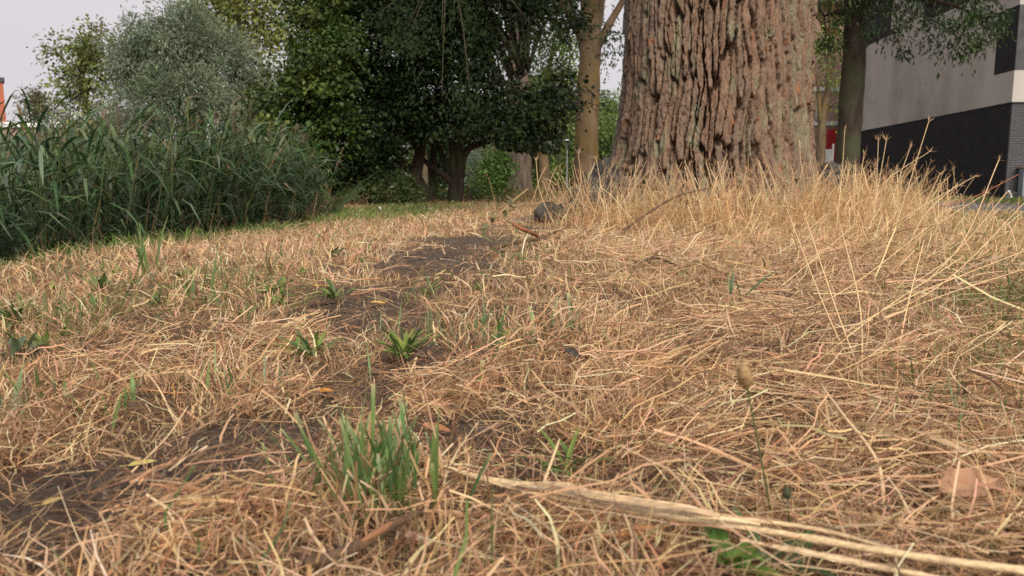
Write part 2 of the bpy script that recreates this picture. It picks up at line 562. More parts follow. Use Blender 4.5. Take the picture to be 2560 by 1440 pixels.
def trunk_surface(TH, Z):
    base = 0.575 - 0.012 * np.clip(Z - 0.6, 0, 9)
    fl = 0.055 * np.exp(-np.clip(Z, -0.2, 9) / 0.55) + 0.10 * np.exp(-np.clip(Z, -0.2, 9) / 0.16)
    lobe = np.zeros_like(TH)
    for a, amp, wd in LOBES:
        dd = (TH - a + math.pi) % (2 * math.pi) - math.pi
        lobe += amp * np.exp(-(dd / wd) ** 2) * (0.62 * np.exp(-np.clip(Z, -0.2, 9) / 0.13) + 0.10 * np.exp(-np.clip(Z, -0.2, 9) / 0.6))
    R = base + fl + lobe + 0.02 * np.cos(3 * TH + 0.7) + 0.012 * np.cos(5 * TH + Z)
    ss = TH * 0.62
    wu = (fbm(ss / 0.25, Z / 0.45, 61) - 0.5) * 0.075 + (fbm(ss / 0.06, Z / 0.22, 62) - 0.5) * 0.022
    rag = (fbm(ss / 0.022, Z / 0.055, 68, 3) - 0.5) * 0.020
    u = (ss + wu + rag) / 0.047
    v = (Z + (fbm(ss / 0.05, Z / 0.2, 63) - 0.5) * 0.30) / 0.52
    f1, f2, cid, du, dv = vor(u, v + hash2(np.floor(u), np.floor(u) * 0, 69) * 0.8, 70)
    edge = f2 - f1
    plate = sst(0.04, 0.17, edge)
    deep = 0.058 + 0.028 * vn(ss / 0.3, Z / 0.6, 64)
    h = plate * deep + (cid - 0.5) * 0.024 * plate - (dv * 0.012 + du * (cid - 0.5) * 0.03) * plate
    # flaky layers with broken edges
    fl1 = fbm((ss + wu) / 0.040, Z / 0.24, 55, 4)
    fl2 = fbm((ss + wu) / 0.016, Z / 0.08, 56, 3)
    h = h + plate * (np.floor(fl1 * 11) / 11 * 0.030 + np.floor(fl2 * 7) / 7 * 0.010)
    # narrow cross cracks
    u2 = (ss + wu * 0.9 + rag) / 0.034
    v2 = (Z + (fbm(ss / 0.03, Z / 0.04, 66) - 0.5) * 0.07) / 0.085
    g1, g2, cid2, du2, dv2 = vor(u2, v2, 80)
    e2 = g2 - g1
    h = h - plate * 0.011 * (1 - sst(0.02, 0.10, e2)) * (cid2 > 0.35)
    h = h + (fbm(ss / 0.007, Z / 0.03, 67, 3) - 0.5) * 0.010 - 0.035
    return R + h - 0.01, cid, cid2, ss


face = math.atan2(-TREE[1], -TREE[0])           # the side turned to the lawn
th = np.concatenate((np.linspace(-1.95, 1.95, 560, endpoint=False), np.linspace(1.95, 2 * math.pi - 1.95, 90, endpoint=False))) + face
zz = np.concatenate((np.linspace(-0.12, 1.95, 262), np.linspace(2.0, 6.6, 44)))
TH, ZZ = np.meshgrid(th % (2 * math.pi), zz)
RR, cid, cid2, ss = trunk_surface(TH, ZZ)
V = np.stack((RR * np.cos(TH), RR * np.sin(TH), ZZ), -1)
k = len(th); nzz = len(zz)
i = np.arange(nzz - 1)[:, None]; j = np.arange(k)[None, :]
tq = np.stack((i * k + j, i * k + (j + 1) % k, (i + 1) * k + (j + 1) % k, (i + 1) * k + j), -1).reshape(-1, 4)
brown = np.array((0.235, 0.145, 0.095)); grey = np.array((0.165, 0.125, 0.098)); lich = np.array((0.21, 0.20, 0.13)); rust = np.array((0.30, 0.13, 0.065))
mixv = np.clip(0.45 * cid + 0.35 * cid2 + 0.5 * (fbm(ss / 0.15, ZZ / 0.4, 90) - 0.4), 0, 1)[..., None]
bc = brown * (1 - mixv) + grey * mixv
rightside = np.exp(-(((TH - face - 1.12 + math.pi) % (2 * math.pi) - math.pi) / 0.36) ** 2)
lm = sst(0.54, 0.68, fbm(ss / 0.05, ZZ / 0.16, 91) - 0.045 + 0.14 * rightside + 0.05 * np.exp(-(((TH - face + 0.25)) / 0.25) ** 2))[..., None] * 0.8
bc = bc * (1 - lm) + lich * lm
rm = (sst(0.74, 0.8, fbm(ss / 0.06, ZZ / 0.1, 92)) * (cid2 > 0.5))[..., None] * 0.8
bc = bc * (1 - rm) + rust * rm
leftside = sst(0.95, 1.35, -((TH - face + math.pi) % (2 * math.pi) - math.pi))[..., None]
bc = bc * (1 - leftside) + np.array((0.16, 0.15, 0.14)) * leftside
TZ = float(gz(TREE[0], TREE[1])) - 0.02
great = thing('great_tree', 'huge old tree with deeply furrowed reddish brown bark rising from tall dry grass', 'tree', (TREE[0], TREE[1], TZ))
obj('trunk', np_mesh('trunk', V, [tq], bc, True), M['bark'], great)


def rough_fn(seed, a=0.12, f=3):
    def fn(t, th_):
        return 1 + a * (fbm(t * 9 + seed, np.cos(th_) * f + 5, seed) - 0.5) * 2 + a * 0.6 * (fbm(t * 30, np.sin(th_) * f * 2 + 3, seed + 1) - 0.5) * 2
    return fn


# surface roots at its left foot
def wpt(px, py, Y):
    return at(px, py, Y) - np.array((TREE[0], TREE[1], TZ))


for s_, pts, rad in ((3, [(1560, 470, 5.25), (1500, 500, 5.1), (1450, 530, 5.0), (1405, 548, 4.95), (1368, 545, 4.95), (1352, 560, 4.95)], [.16, .15, .11, .085, .10, .04]),
                     (5, [(1540, 420, 5.5), (1500, 470, 5.4), (1462, 512, 5.3), (1440, 545, 5.25)], [.12, .11, .10, .05]),
                     (8, [(2060, 430, 5.5), (2085, 480, 5.4), (2110, 515, 5.3), (2140, 540, 5.25)], [.12, .11, .09, .04])):
    P = spline([wpt(*q) for q in pts], 40)
    R = np.interp(np.linspace(0, 1, 40), np.linspace(0, 1, len(rad)), rad)
    obj('root', tube('root', P, R, 28, None, rough_fn(s_, 0.38, 5)), M['bark_root'], great)

# ------------------------------------------------------------------ leaves and crowns
def leaf_cloud(blobs, ncl, nl, size, wr, cr, flat, cols, seed, weights=None, hang=0.0, outw=0.5, keep=None, tints=None, shell=0.5):
    """leaves gathered in sprays inside a crown made of lumps; every leaf is two folded triangles"""
    r = np.random.default_rng(seed)
    B = np.array([b[:6] for b in blobs], float)
    vol = B[:, 3] * B[:, 4] * B[:, 5]
    p = vol ** 0.75; p = p / p.sum()
    bi = r.choice(len(B), ncl, p=p)
    d = unit(r.normal(0, 1, (ncl, 3)))
    rr = shell + (1 - shell) * np.sqrt(r.random(ncl))
    rr = rr * (0.78 + 0.44 * r.random(ncl))
    C = B[bi, :3] + d * rr[:, None] * B[bi, 3:6]
    if keep is not None:
        m = keep(C); C, d, bi = C[m], d[m], bi[m]
    n = len(C)
    cs = np.exp(r.normal(0, 0.3, n))
    ci = np.repeat(np.arange(n), nl)
    N = n * nl
    off = r.normal(0, 1, (N, 3)) * np.array((1, 1, flat)) * (cr * cs[ci])[:, None]
    P = C[ci] + off
    P[:, 2] -= hang * np.abs(r.normal(0, cr, N)) + 0.25 * (np.hypot(off[:, 0], off[:, 1]) ** 2) / cr
    if keep is not None:
        m = keep(P + np.array((0, 0, 0.10)))
        P, off, ci = P[m], off[m], ci[m]
        N = len(P)
    ax = unit(unit(off + 1e-6) * 0.8 + d[ci] * outw + r.normal(0, 0.45, (N, 3)) + np.array((0, 0, -0.25 - hang)))
    nrm = unit(np.array((0, 0, 1.0)) + d[ci] * 0.5 + r.normal(0, 0.55, (N, 3)))
    sd_ = unit(np.cross(ax, nrm)); nrm = np.cross(sd_, ax)
    L = size * np.exp(r.normal(0, 0.25, N))
    W = L * wr
    b0 = P
    tip = P + ax * L[:, None] - nrm * (0.12 * L)[:, None]
    mid = P + ax * (0.45 * L)[:, None] + nrm * (0.10 * L)[:, None]
    l_, r_ = mid - sd_ * (W / 2)[:, None], mid + sd_ * (W / 2)[:, None]
    Vv = np.stack((b0, r_, tip, l_), 1).reshape(-1, 3)
    q = np.arange(N)[:, None] * 4
    T = np.concatenate((q + np.array((0, 1, 2)), q + np.array((0, 2, 3))))
    base = pal(cols, n, r, 0.14, weights)[ci]
    if tints is not None:
        tv = tints(P)[:, None]; tcol = pal([tints.col], n, r, 0.16)[ci]
        base = base * (1 - tv) + tcol * tv
    c = np.clip(base * np.exp(r.normal(0, 0.14, (N, 1))), 0.004, 0.7)
    return Vv, T, np.repeat(c, 4, 0), C


def lumps(blobs, n, r0, seed, flat=0.65):
    """break a crown's big lobes up into many leafy bosses with hollows between them"""
    r = np.random.default_rng(seed)
    B = np.array(blobs, float)
    a = (B[:, 3] * B[:, 5]) ** 0.9
    bi = r.choice(len(B), n, p=a / a.sum())
    d = unit(r.normal(0, 1, (n, 3)))
    c = B[bi, :3] + d * B[bi, 3:6] * r.uniform(.55, 1.0, (n, 1))
    q = r0 * np.exp(r.normal(0, .25, n))
    return [(*c[i], q[i], q[i], q[i] * flat) for i in range(n)]


def crown(parent, name, *a, mat='leaf', **k):
    Vv, T, c, C = leaf_cloud(*a, **k)
    o = obj(name, np_mesh(name, Vv, [T], c), M[mat], parent)
    return o, C


def twigs_to(parent, C, starts, n, r0, seed, mat, name='twigs'):
    """thin twigs joining sprays with the nearest limb"""
    r = np.random.default_rng(seed)
    S = np.vstack(starts)
    items = []
    for c in C[r.choice(len(C), min(n, len(C)), replace=False)]:
        s = S[np.argmin(np.linalg.norm(S - c, axis=1) + r.random(len(S)) * 0.3)]
        mid = (s + c) / 2 + np.array((0, 0, 0.12)) * np.linalg.norm(c - s) + r.normal(0, 0.05, 3)
        P = spline([s, mid, c], 6)
        items.append((P, np.linspace(r0, r0 * 0.25, 6)))
    o = obj(name, join_tubes(name, items, 4), mat, parent)
    o['kind'] = 'stuff'
    return o


def limb(parent, name, pts, radii, mat, k=12, n=18, a=0.08, seed=1):
    P = spline(pts, n)
    R = np.interp(np.linspace(0, 1, n), np.linspace(0, 1, len(radii)), radii)
    obj(name, tube(name, P, R, k, None, rough_fn(seed, a, 3)), mat, parent)
    return P


ASH = [(0.042, 0.074, 0.026), (0.034, 0.062, 0.028), (0.058, 0.09, 0.028)]
off = np.array((TREE[0], TREE[1], TZ))
L1 = limb(great, 'branch', [(0, 0, 6.3), (-0.4, 0.6, 7.4), (-1.0, 1.6, 8.2), (-1.7, 2.6, 8.3)], [.42, .3, .2, .08], M['bark_mid'])
L2 = limb(great, 'branch', [(0, 0, 6.3), (0.5, 0.4, 8.2), (1.0, 1.0, 10.5)], [.45, .32, .1], M['bark_mid'])
L3 = limb(great, 'branch', [(0, 0, 6.2), (-0.5, 1.2, 6.3), (-1.2, 2.6, 5.4), (-1.9, 4.0, 4.0), (-2.2, 4.6, 3.0)], [.25, .16, .10, .05, .02], M['bark_mid'])
# its drooping bough hangs in front of the maples
bl = []
for (px, py, Y, rx, rz) in ((1010, 60, 9.8, .45, .35), (1120, 40, 9.6, .5, .4), (1230, 60, 9.6, .5, .4), (1330, 50, 9.7, .4, .4), (1040, 180, 9.9, .4, .3), (1150, 170, 9.7, .5, .35), (1270, 200, 9.7, .4, .35),
                            (1120, 290, 9.9, .35, .28), (1210, 320, 9.8, .30, .2), (980, 20, 10, .4, .4), (1090, -60, 9.6, .7, .5), (1280, -70, 9.6, .7, .5)):
    c = at(px, py, Y) - off
    bl.append((*c, rx, rx, rz))
_, C1 = crown(great, 'crown', bl, 62, 46, 0.058, 0.32, 0.12, 0.7, [(0.030, 0.058, 0.018), (0.04, 0.072, 0.02)], 31, hang=0.35, shell=0.2)
twigs_to(great, C1, [L3, L1], 12, 0.012, 32, M['bark_mid'])
crown(great, 'crown', [(-0.8, 1.4, 8.8, 2.2, 2.2, 1.6), (1.4, 1.4, 10.8, 3.0, 3.0, 2.0), (1.8, 3.2, 8.8, 2.4, 2.2, 1.6), (0.4, .2, 11.5, 2.4, 2.4, 1.6)], 360, 26, 0.20, 0.5, 0.45, 0.6, ASH, 33, hang=0.3)

# ---- the dark maples
MAP = [(0.017, 0.038, 0.010), (0.021, 0.046, 0.011), (0.013, 0.029, 0.010), (0.034, 0.062, 0.014)]


class YellowSide:
    col = (0.07, 0.11, 0.02)

    def __call__(s, P):
        px = P[:, 0] / P[:, 1] * F + 1280
        return np.clip(sst(-2.2, -3.3, P[:, 0]) * (0.25 + 0.75 * fbm(P[:, 0] * 2, P[:, 2] * 2, 88)), 0, 1)


def wb_(lst):
    return [(*at(px, py, Y), rx, ry, rz) for (px, py, Y, rx, ry, rz) in lst]



def browse(C):
    return C[:, 2] > np.interp(C[:, 0], (-3.4, -2.6, -2.0, -1.72, -0.55, 0.0, 0.8), (.2, .28, .40, 1.08, 1.12, 1.0, .9))


mapA = thing('maple_tree', 'dark multi stemmed maple with yellowish green leaves on the side over the reeds', 'tree', (0, 0, 0))
YM = 13.6
trA = limb(mapA, 'trunk', [at(1062, 512, YM), at(1052, 470, YM), at(1038, 440, YM), at(1050, 380, YM), at(1046, 300, YM), at(1000, 180, YM + .3)], [.17, .13, .115, .10, .09, .05], M['bark_dark'], 16, 30)
bA = [limb(mapA, 'branch', [at(1040, 446, YM), at(1015, 415, YM), at(960, 380, YM - .3), at(860, 330, YM - .8), at(740, 280, YM - 1.5)], [.085, .075, .06, .04, .025], M['bark_dark']),
      limb(mapA, 'branch', [at(1048, 360, YM), at(960, 250, YM), at(860, 130, YM - .5), at(780, 60, YM - .8)], [.1, .08, .06, .03], M['bark_dark']),
      limb(mapA, 'branch', [at(1060, 505, YM + .2), at(1083, 470, YM + .3), at(1080, 420, YM + .3), at(1090, 330, YM + .4)], [.09, .08, .075, .06], M['bark_dark'])]
_, CA = crown(mapA, 'crown', lumps(wb_([(745, 290, 11.9, .62, .8, .45), (715, 250, 12.0, .42, .6, .28), (770, 360, 12.0, .5, .7, .30), (840, 240, 12.3, .7, .8, .5), (815, 130, 12.6, .5, .8, .45), (870, 60, 12.6, .7, .9, .6), (700, 340, 12.0, .35, .5, .25),
                                  (900, 380, 12.4, .7, .8, .40), (960, 300, 12.8, .9, 1.0, .6), (960, 150, 12.8, .9, 1.0, .7), (800, 20, 12.8, .45, .8, .5), (940, -60, 13, 1.0, 1.2, .7), (850, 425, 12.6, .5, .6, .22), (930, 415, 12.8, .6, .6, .16), (1000, 375, 12.9, .6, .6, .2),
                                  (1050, 240, 13.2, .9, 1, .8), (1020, 60, 13.4, 1, 1, .8), (900, -160, 13.4, 1.2, 1.4, .9), (1010, -240, 13.8, 1.6, 1.6, 1.2), (885, 470, 12.9, .25, .4, .12), (900, 455, 12.9, .4, .4, .14), (960, 430, 13, .4, .4, .12), (930, 475, 13, .5, .4, .14), (985, 450, 13.2, .35, .4, .14)]), 165, .38, 141, .5),
               800, 70, 0.066, 0.9, 0.15, 0.45, MAP, 41, tints=YellowSide(), outw=0.4, shell=0.65, keep=browse, mat='leaf_dark')
twigs_to(mapA, CA, [trA] + bA, 150, 0.02, 42, M['bark_dark'])

mapB = thing('maple_tree', 'dark multi stemmed maple whose fan of five stems divides near the ground', 'tree', (0, 0, 0))
trB = limb(mapB, 'trunk', [at(1139, 512, YM), at(1140, 480, YM), at(1143, 450, YM), at(1152, 410, YM), at(1146, 370, YM), at(1150, 280, YM)], [.17, .14, .125, .085, .075, .05], M['bark_dark'], 16, 26)
bB = [limb(mapB, 'branch', [at(1138, 466, YM), at(1115, 442, YM), at(1092, 425, YM), at(1060, 400, YM + .2), at(1010, 330, YM + .4)], [.075, .065, .055, .04, .025], M['bark_dark']),
      limb(mapB, 'branch', [at(1140, 462, YM + .1), at(1125, 430, YM + .1), at(1110, 400, YM + .2), at(1080, 330, YM + .4)], [.07, .06, .05, .035], M['bark_dark']),
      limb(mapB, 'branch', [at(1142, 455, YM), at(1134, 420, YM), at(1132, 380, YM), at(1120, 300, YM)], [.08, .07, .06, .04], M['bark_dark']),
      limb(mapB, 'branch', [at(1152, 405, YM), at(1175, 370, YM), at(1230, 350, YM - .1), at(1310, 330, YM - .2), at(1400, 290, YM)], [.07, .06, .05, .035, .02], M['bark_dark']),
      limb(mapB, 'branch', [at(1150, 330, YM), at(1220, 260, YM), at(1320, 180, YM)], [.06, .05, .02], M['bark_dark'])]
_, CB = crown(mapB, 'crown', lumps(wb_([(1100, 330, 13, .7, .8, .4), (1190, 330, 13, .6, .8, .35), (1270, 330, 13.1, .6, .7, .30), (1340, 290, 13.3, .5, .7, .30), (1400, 250, 13.4, .35, .6, .25), (1150, 220, 13.2, .9, 1, .6), (1260, 220, 13.3, .8, 1, .5),
                                  (1210, 100, 13.6, 1, 1, .6), (1310, 350, 13.2, .3, .5, .10), (1090, 385, 13, .4, .5, .10), (1120, 60, 13.7, 1, 1, .7), (1200, -120, 14, 1.5, 1.5, 1.1), (1330, 20, 14, .7, .8, .6)]), 110, .38, 142, .5),
               560, 70, 0.066, 0.9, 0.15, 0.45, MAP, 43, outw=0.4, shell=0.65, keep=browse, mat='leaf_dark')
crown(mapA, 'crown', lumps(wb_([(745, 285, 11.2, .5, .4, .26), (705, 250, 11.3, .30, .3, .16), (770, 350, 11.2, .42, .35, .16), (700, 330, 11.3, .28, .3, .14), (830, 300, 11.4, .4, .3, .2), (800, 190, 11.6, .5, .4, .28), (765, 180, 11.7, .3, .3, .2), (800, 80, 11.8, .4, .4, .4), (800, 400, 11.5, .35, .3, .14), (850, 110, 11.6, .4, .4, .3)]), 42, .26, 143, .5),
      200, 70, 0.058, 0.9, 0.12, 0.45, [(0.05, 0.095, 0.018), (0.07, 0.115, 0.02), (0.11, 0.14, 0.027), (0.04, 0.078, 0.016)], 47, outw=0.4, shell=0.6, mat='leaf_dark')
twigs_to(mapB, CB, [trB] + bB, 130, 0.02, 44, M['bark_dark'])

# ---- pollard willow beyond the ditch
wil = thing('willow_tree', 'rounded silvery grey green willow standing beyond the reeds', 'tree', (0, 0, 0))
WIL = [(0.25, 0.30, 0.205), (0.20, 0.25, 0.16), (0.31, 0.355, 0.255), (0.15, 0.19, 0.115)]
YW = 21.0
wt = limb(wil, 'trunk', [at(490, 480, YW), at(485, 400, YW), at(480, 330, YW)], [.38, .32, .36], M['bark_mid'], 16)
wl = [limb(wil, 'branch', [at(480, 340, YW), at(480 + dx * .4, 240, YW), at(480 + dx, 90 + abs(dx) * .3, YW + dy)], [.13, .08, .03], M['bark_mid'], 8) for dx, dy in ((-140, 0), (-60, -.6), (20, .5), (90, -.5), (160, .3))]
WB = [(cx_, cy_, cz_, max(.2, r1 - .32), max(.2, r2 - .32), max(.15, r3 - .36)) for (cx_, cy_, cz_, r1, r2, r3) in wb_([(380, 140, 20.6, .95, 1.2, .9), (460, 110, 20.4, 1.0, 1.2, .9), (550, 150, 20.6, 1.0, 1.2, .9), (620, 200, 21, .7, 1.0, .8), (345, 230, 20.6, .7, 1.0, .7), (450, 230, 20.0, 1.1, 1.2, .8), (560, 250, 20.2, 1.0, 1.2, .7),
      (640, 280, 20.8, .6, .9, .6), (310, 290, 20.8, .6, .9, .5), (400, 310, 20.4, .9, 1.0, .5), (410, 70, 20.9, .6, .8, .45), (480, 60, 21, .6, .8, .4), (655, 220, 21.2, .5, .8, .6)])]
_, CW = crown(wil, 'crown', lumps(WB, 130, .42, 145, .85), 900, 62, 0.11, 0.27, 0.16, 0.9, WIL, 45, outw=0.9, shell=0.6)
twigs_to(wil, CW, wl, 120, 0.02, 46, M['bark_mid'])


def simple_tree(name, label, trunk_px, Y, rad, mat, blobs, ncl, nl, size, wr, cr, cols, seed, limbs=(), flat=0.7, hang=0.1, group=None, ntw=60, weights=None, shell=0.4, ksides=14):
    t = thing(name, label, 'tree', (0, 0, 0), 0, group)
    P = [limb(t, 'trunk', [at(px, py, Y) for px, py in trunk_px], rad, mat, ksides, 30, 0.10, seed)]
    for pts, rr in limbs:
        P.append(limb(t, 'branch', [at(*(q if len(q) == 3 else (*q, Y))) for q in pts], rr, mat, 10, 14, 0.08, seed + 3))
    if blobs:
        _, C = crown(t, 'crown', wb_(blobs), ncl, nl, size, wr, cr, flat, cols, seed, hang=hang, weights=weights, shell=shell)
        if ntw:
            twigs_to(t, C, P, ntw, 0.02 * Y / 20, seed + 1, mat)
    return t


OLIVE = [(0.17, 0.20, 0.06), (0.22, 0.235, 0.07), (0.13, 0.165, 0.055)]
PALE = [(0.18, 0.26, 0.065), (0.23, 0.31, 0.085), (0.13, 0.20, 0.06)]
DARKG = [(0.03, 0.055, 0.02), (0.04, 0.07, 0.025), (0.05, 0.08, 0.03)]
simple_tree('alder_tree', 'loose yellowish green tree with sky showing through, left of the silvery willow', [(230, 480), (225, 330), (205, 200), (215, 90)], 32, [.28, .2, .13, .04], M['bark_mid'],
            [(180, 130, 32, 1.0, 1.0, .8), (235, 90, 32, .8, .9, .7), (165, 220, 32, .9, 1.0, .7), (240, 200, 32, .9, 1, .9), (130, 110, 32, .35, .5, .35), (220, 300, 31.5, 1.1, 1, .8), (180, 280, 32, .7, .9, .6), (280, 300, 31.5, 1.0, 1, .8), (250, 130, 32, .8, .9, .8)],
            210, 26, 0.15, 0.65, 0.22, OLIVE, 51, [([(205, 220), (160, 150), (120, 115)], [.09, .05, .02]), ([(215, 260), (170, 230), (140, 210)], [.08, .05, .02]), ([(215, 150), (250, 90), (255, 50)], [.08, .05, .02])])
simple_tree('slender_tree', 'small thin leaved tree rising behind the low brick building', [(92, 480), (92, 300), (95, 240)], 48, [.22, .14, .04], M['bark_mid'],
            [(85, 240, 48, .8, .8, .55), (110, 265, 48, .7, .8, .6), (75, 275, 48, .6, .7, .5)], 70, 22, 0.15, 0.6, 0.26, [(0.15, 0.155, 0.08), (0.12, 0.13, 0.06)], 52, shell=0.3)
simple_tree('tall_pale_tree', 'tall light yellow green tree towering behind the silvery willow', [(600, 490), (600, 200), (590, -100)], 34, [.4, .3, .15], M['bark_mid'],
            [(520, 20, 34, 1.2, 1.2, .9), (610, 50, 34, 1.3, 1.2, 1.0), (680, 20, 34, 1.2, 1.2, 1.0), (640, 120, 34, .9, 1, .8), (560, -60, 34, 1.8, 1.5, 1.2), (680, -100, 34, 1.8, 1.5, 1.5), (600, -220, 34, 2, 2, 1.5), (700, 60, 34, 1.2, 1, .9), (560, 90, 34, 1, 1, .7)],
            560, 26, 0.17, 0.6, 0.3, [(0.24, 0.27, 0.08), (0.19, 0.225, 0.07)], 53)
# ---- trees between the maples and the great tree
simple_tree('smooth_barked_tree', 'tree with smooth yellow brown trunk forking high between maples and great tree', [(1466, 500), (1466, 450), (1467, 330), (1469, 255), (1475, 160), (1476, 90), (1478, -40), (1480, -300)], 20, [.36, .33, .30, .31, .26, .27, .16, .08], M['bark_yellow'],
            [(1400, 20, 19.5, .7, .7, .4), (1440, 60, 20.5, .5, .6, .35), (1540, 60, 20, .5, .6, .5), (1530, 130, 20.5, .35, .5, .35), (1390, 100, 20.5, .6, .6, .4), (1440, -150, 20, 2, 2, 1.2), (1560, -200, 20, 2, 2, 1.3), (1320, -150, 20, 1.6, 1.6, 1), (1370, 190, 21, .5, .5, .4)],
            330, 30, 0.11, 0.4, 0.24, ASH, 54, [([(1465, 110), (1440, 60), (1412, 10), (1380, -60)], [.17, .13, .11, .07]), ([(1490, 118), (1508, 88), (1535, 40), (1570, -20)], [.14, .11, .09, .07]), ([(1470, 90), (1462, 30), (1455, -60)], [.13, .1, .08]), ([(1488, 90), (1500, 40), (1510, -40)], [.11, .09, .06])], ksides=20)
simple_tree('poplar_tree', 'thick grey brown furrowed trunk half hidden by the dark maple foliage', [(1300, 492), (1300, 440), (1298, 330), (1296, 150), (1300, -200)], 28, [.52, .44, .41, .38, .3], M['bark_pop'],
            [(1330, -60, 28, 2.5, 2, 1.2), (1250, -140, 28, 2.5, 2, 1.4), (1380, -160, 28, 2.0, 2, 1.4)], 140, 26, 0.2, 0.6, 0.35, DARKG, 55, [([(1305, 90), (1330, 20), (1350, -60)], [.26, .22, .15])], ksides=22)
simple_tree('forked_tree', 'slim pale brown tree forking low behind the lamp post', [(1360, 482), (1362, 430), (1358, 380), (1362, 330), (1366, 250), (1380, 120)], 32, [.26, .22, .22, .19, .14, .05], M['bark_yellow'],
            [(1380, 270, 32, .9, .9, .6), (1400, 180, 32, 1.0, 1, .7), (1350, 220, 32.5, .8, .9, .6), (1420, 275, 32.5, .5, .8, .4), (1330, 300, 32.5, .6, .8, .45), (1395, 100, 32, .9, .9, .6), (1430, 230, 32.5, .6, .8, .5)],
            190, 26, 0.16, 0.55, 0.28, PALE, 56, [([(1352, 372), (1335, 350), (1318, 325), (1300, 280)], [.14, .12, .10, .05]), ([(1366, 300), (1395, 230), (1420, 170)], [.1, .07, .04])], ksides=16)
# ---- the dark trunk before the modern building
simple_tree('dark_trunked_tree', 'dark trunked tree with drooping feathery foliage before the white and charcoal building', [(2116, 500), (2118, 430), (2122, 340), (2128, 250), (2136, 150), (2138, 60), (2136, -60), (2140, -260)], 13.5, [.24, .21, .195, .20, .185, .18, .17, .1], M['bark_dark'],
            [(2230, 40, 12.6, .5, .5, .30), (2330, 50, 12.4, .5, .5, .25), (2410, 90, 12.2, .35, .4, .20), (2260, 110, 12.6, .28, .3, .18), (2420, 20, 12.2, .4, .4, .2), (2070, 40, 13.5, .22, .5, .4), (2075, 130, 14, .18, .4, .3), (2500, 30, 12.2, .25, .3, .2), (2240, -40, 12.6, .9, .9, .4), (2420, -60, 12.3, .9, .8, .3), (2170, 20, 13, .3, .4, .3),
             (2200, -200, 13.5, 1.6, 1.6, .9), (2050, -160, 13.5, 1.2, 1.4, .9)],
            230, 58, 0.08, 0.36, 0.095, ASH, 57, [([(2136, 40), (2190, -10, 13.2), (2300, -5, 12.6), (2400, 20, 12.3), (2470, 60, 12.2)], [.08, .06, .045, .025, .01]), ([(2126, 40), (2100, 30, 13.6), (2060, 40, 13.8)], [.06, .05, .02]), ([(2130, -40), (2200, -120), (2330, -150, 12.6), (2430, -60, 12.3)], [.1, .07, .05, .02])], hang=0.5, ntw=90, ksides=20, shell=0.3)
simple_tree('small_street_tree', 'small pale green tree in front of the brick house with the red door', [(2050, 490), (2052, 400), (2056, 300), (2068, 230), (2075, 120)], 26, [.17, .15, .13, .1, .04], M['bark_yellow'],
            [(2085, 190, 26, .45, .5, .4), (2070, 80, 26, .6, .6, .6), (2095, 290, 25.5, .22, .3, .4), (2090, 120, 26, .6, .6, .5), (2100, 260, 25.5, .2, .3, .4), (2060, -60, 26, 1.2, 1.2, .9)],
            120, 24, 0.11, 0.5, 0.17, PALE, 58, [([(2058, 300), (2072, 270), (2100, 245)], [.06, .05, .02]), ([(2054, 330), (2048, 270), (2044, 180)], [.09, .07, .04])])

# ---- background trees: three kinds, copied
far = []
for kx, (cols, sd_) in enumerate(((PALE, 61), ([(0.11, 0.18, 0.05), (0.14, 0.21, 0.06)], 62), (DARKG, 63))):
    t = thing('background_tree', 'x', 'tree')
    limb(t, 'trunk', [(0, 0, -0.3), (0.1, 0, 2.2), (0, 0.1, 5.5)], [.32, .24, .08], M['bark_mid'], 10)
    r_ = np.random.default_rng(sd_)
    bb = [(r_.normal(0, 1.5), r_.normal(0, 1.4), z, 1.5, 1.5, 1.0) for z in (1.6, 2.2, 3.0, 3.8, 4.6, 5.4, 6.2, 7.2, 8.0)]
    crown(t, 'crown', bb, 260, 24, 0.24, 0.6, 0.36, 0.75, cols, sd_, shell=0.35)
    far.append(t)
FARL = ('pale green tree in the row closing the park behind the lamp post', 'mid green tree in the row closing the park behind the lamp post', 'dark green tree in the row closing the park behind the maples')
spots = [(0, 1330, 58), (0, 1400, 64), (0, 1540, 56), (1, 1462, 66), (1, 1512, 64), (1, 1600, 60), (2, 1230, 55), (2, 1150, 62), (2, 1060, 56), (1, 960, 60), (0, 1250, 70), (2, 1520, 70), (0, 880, 66), (1, 2010, 60), (0, 2100, 66), (2, 1930, 60), (1, 780, 62), (2, 60, 62), (1, 140, 66), (2, 220, 60), (0, 320, 70), (1, 1380, 76), (2, 700, 70)]
seen = set()
for kx, px, Y in spots:
    t = far[kx] if kx not in seen else copy_tree(far[kx])
    seen.add(kx)
    p = gnd(px, HOR + F * H / Y)
    rr = random.Random(px)
    s = 0.75 + 0.35 * rr.random()
    if px < 400:
        s *= 0.62
    t.location = (p[0], p[1], 0); t.rotation_euler = (0, 0, rr.random() * 6.28); t.scale = (s * 1.15, s * 1.15, s)
    tag(t, FARL[kx] if 800 < px < 1700 else ('tree of the low row behind the brick building and the willow' if px < 800 else 'tree standing behind the brick house with the red door'), 'tree', 'row of trees closing the park')

# ---- shrubs
def shrub(name, label, blobs, ncl, nl, size, wr, cr, cols, seed, stems, cat='shrub', group=None):
    t = thing(name, label, cat, (0, 0, 0), 0, group)
    for px, py, Y, hgt in stems:
        b = at(px, py, Y); b[2] = gz(b[0], b[1]) - 0.02
        limb(t, 'stem', [b, b + np.array((.03, 0, hgt * .5)), b + np.array((-.05, 0.03, hgt))], [.03, .022, .01], M['bark_mid'], 6, 8)
    crown(t, 'foliage', wb_(blobs), ncl, nl, size, wr, cr, 0.8, cols, seed, shell=0.2)
    return t


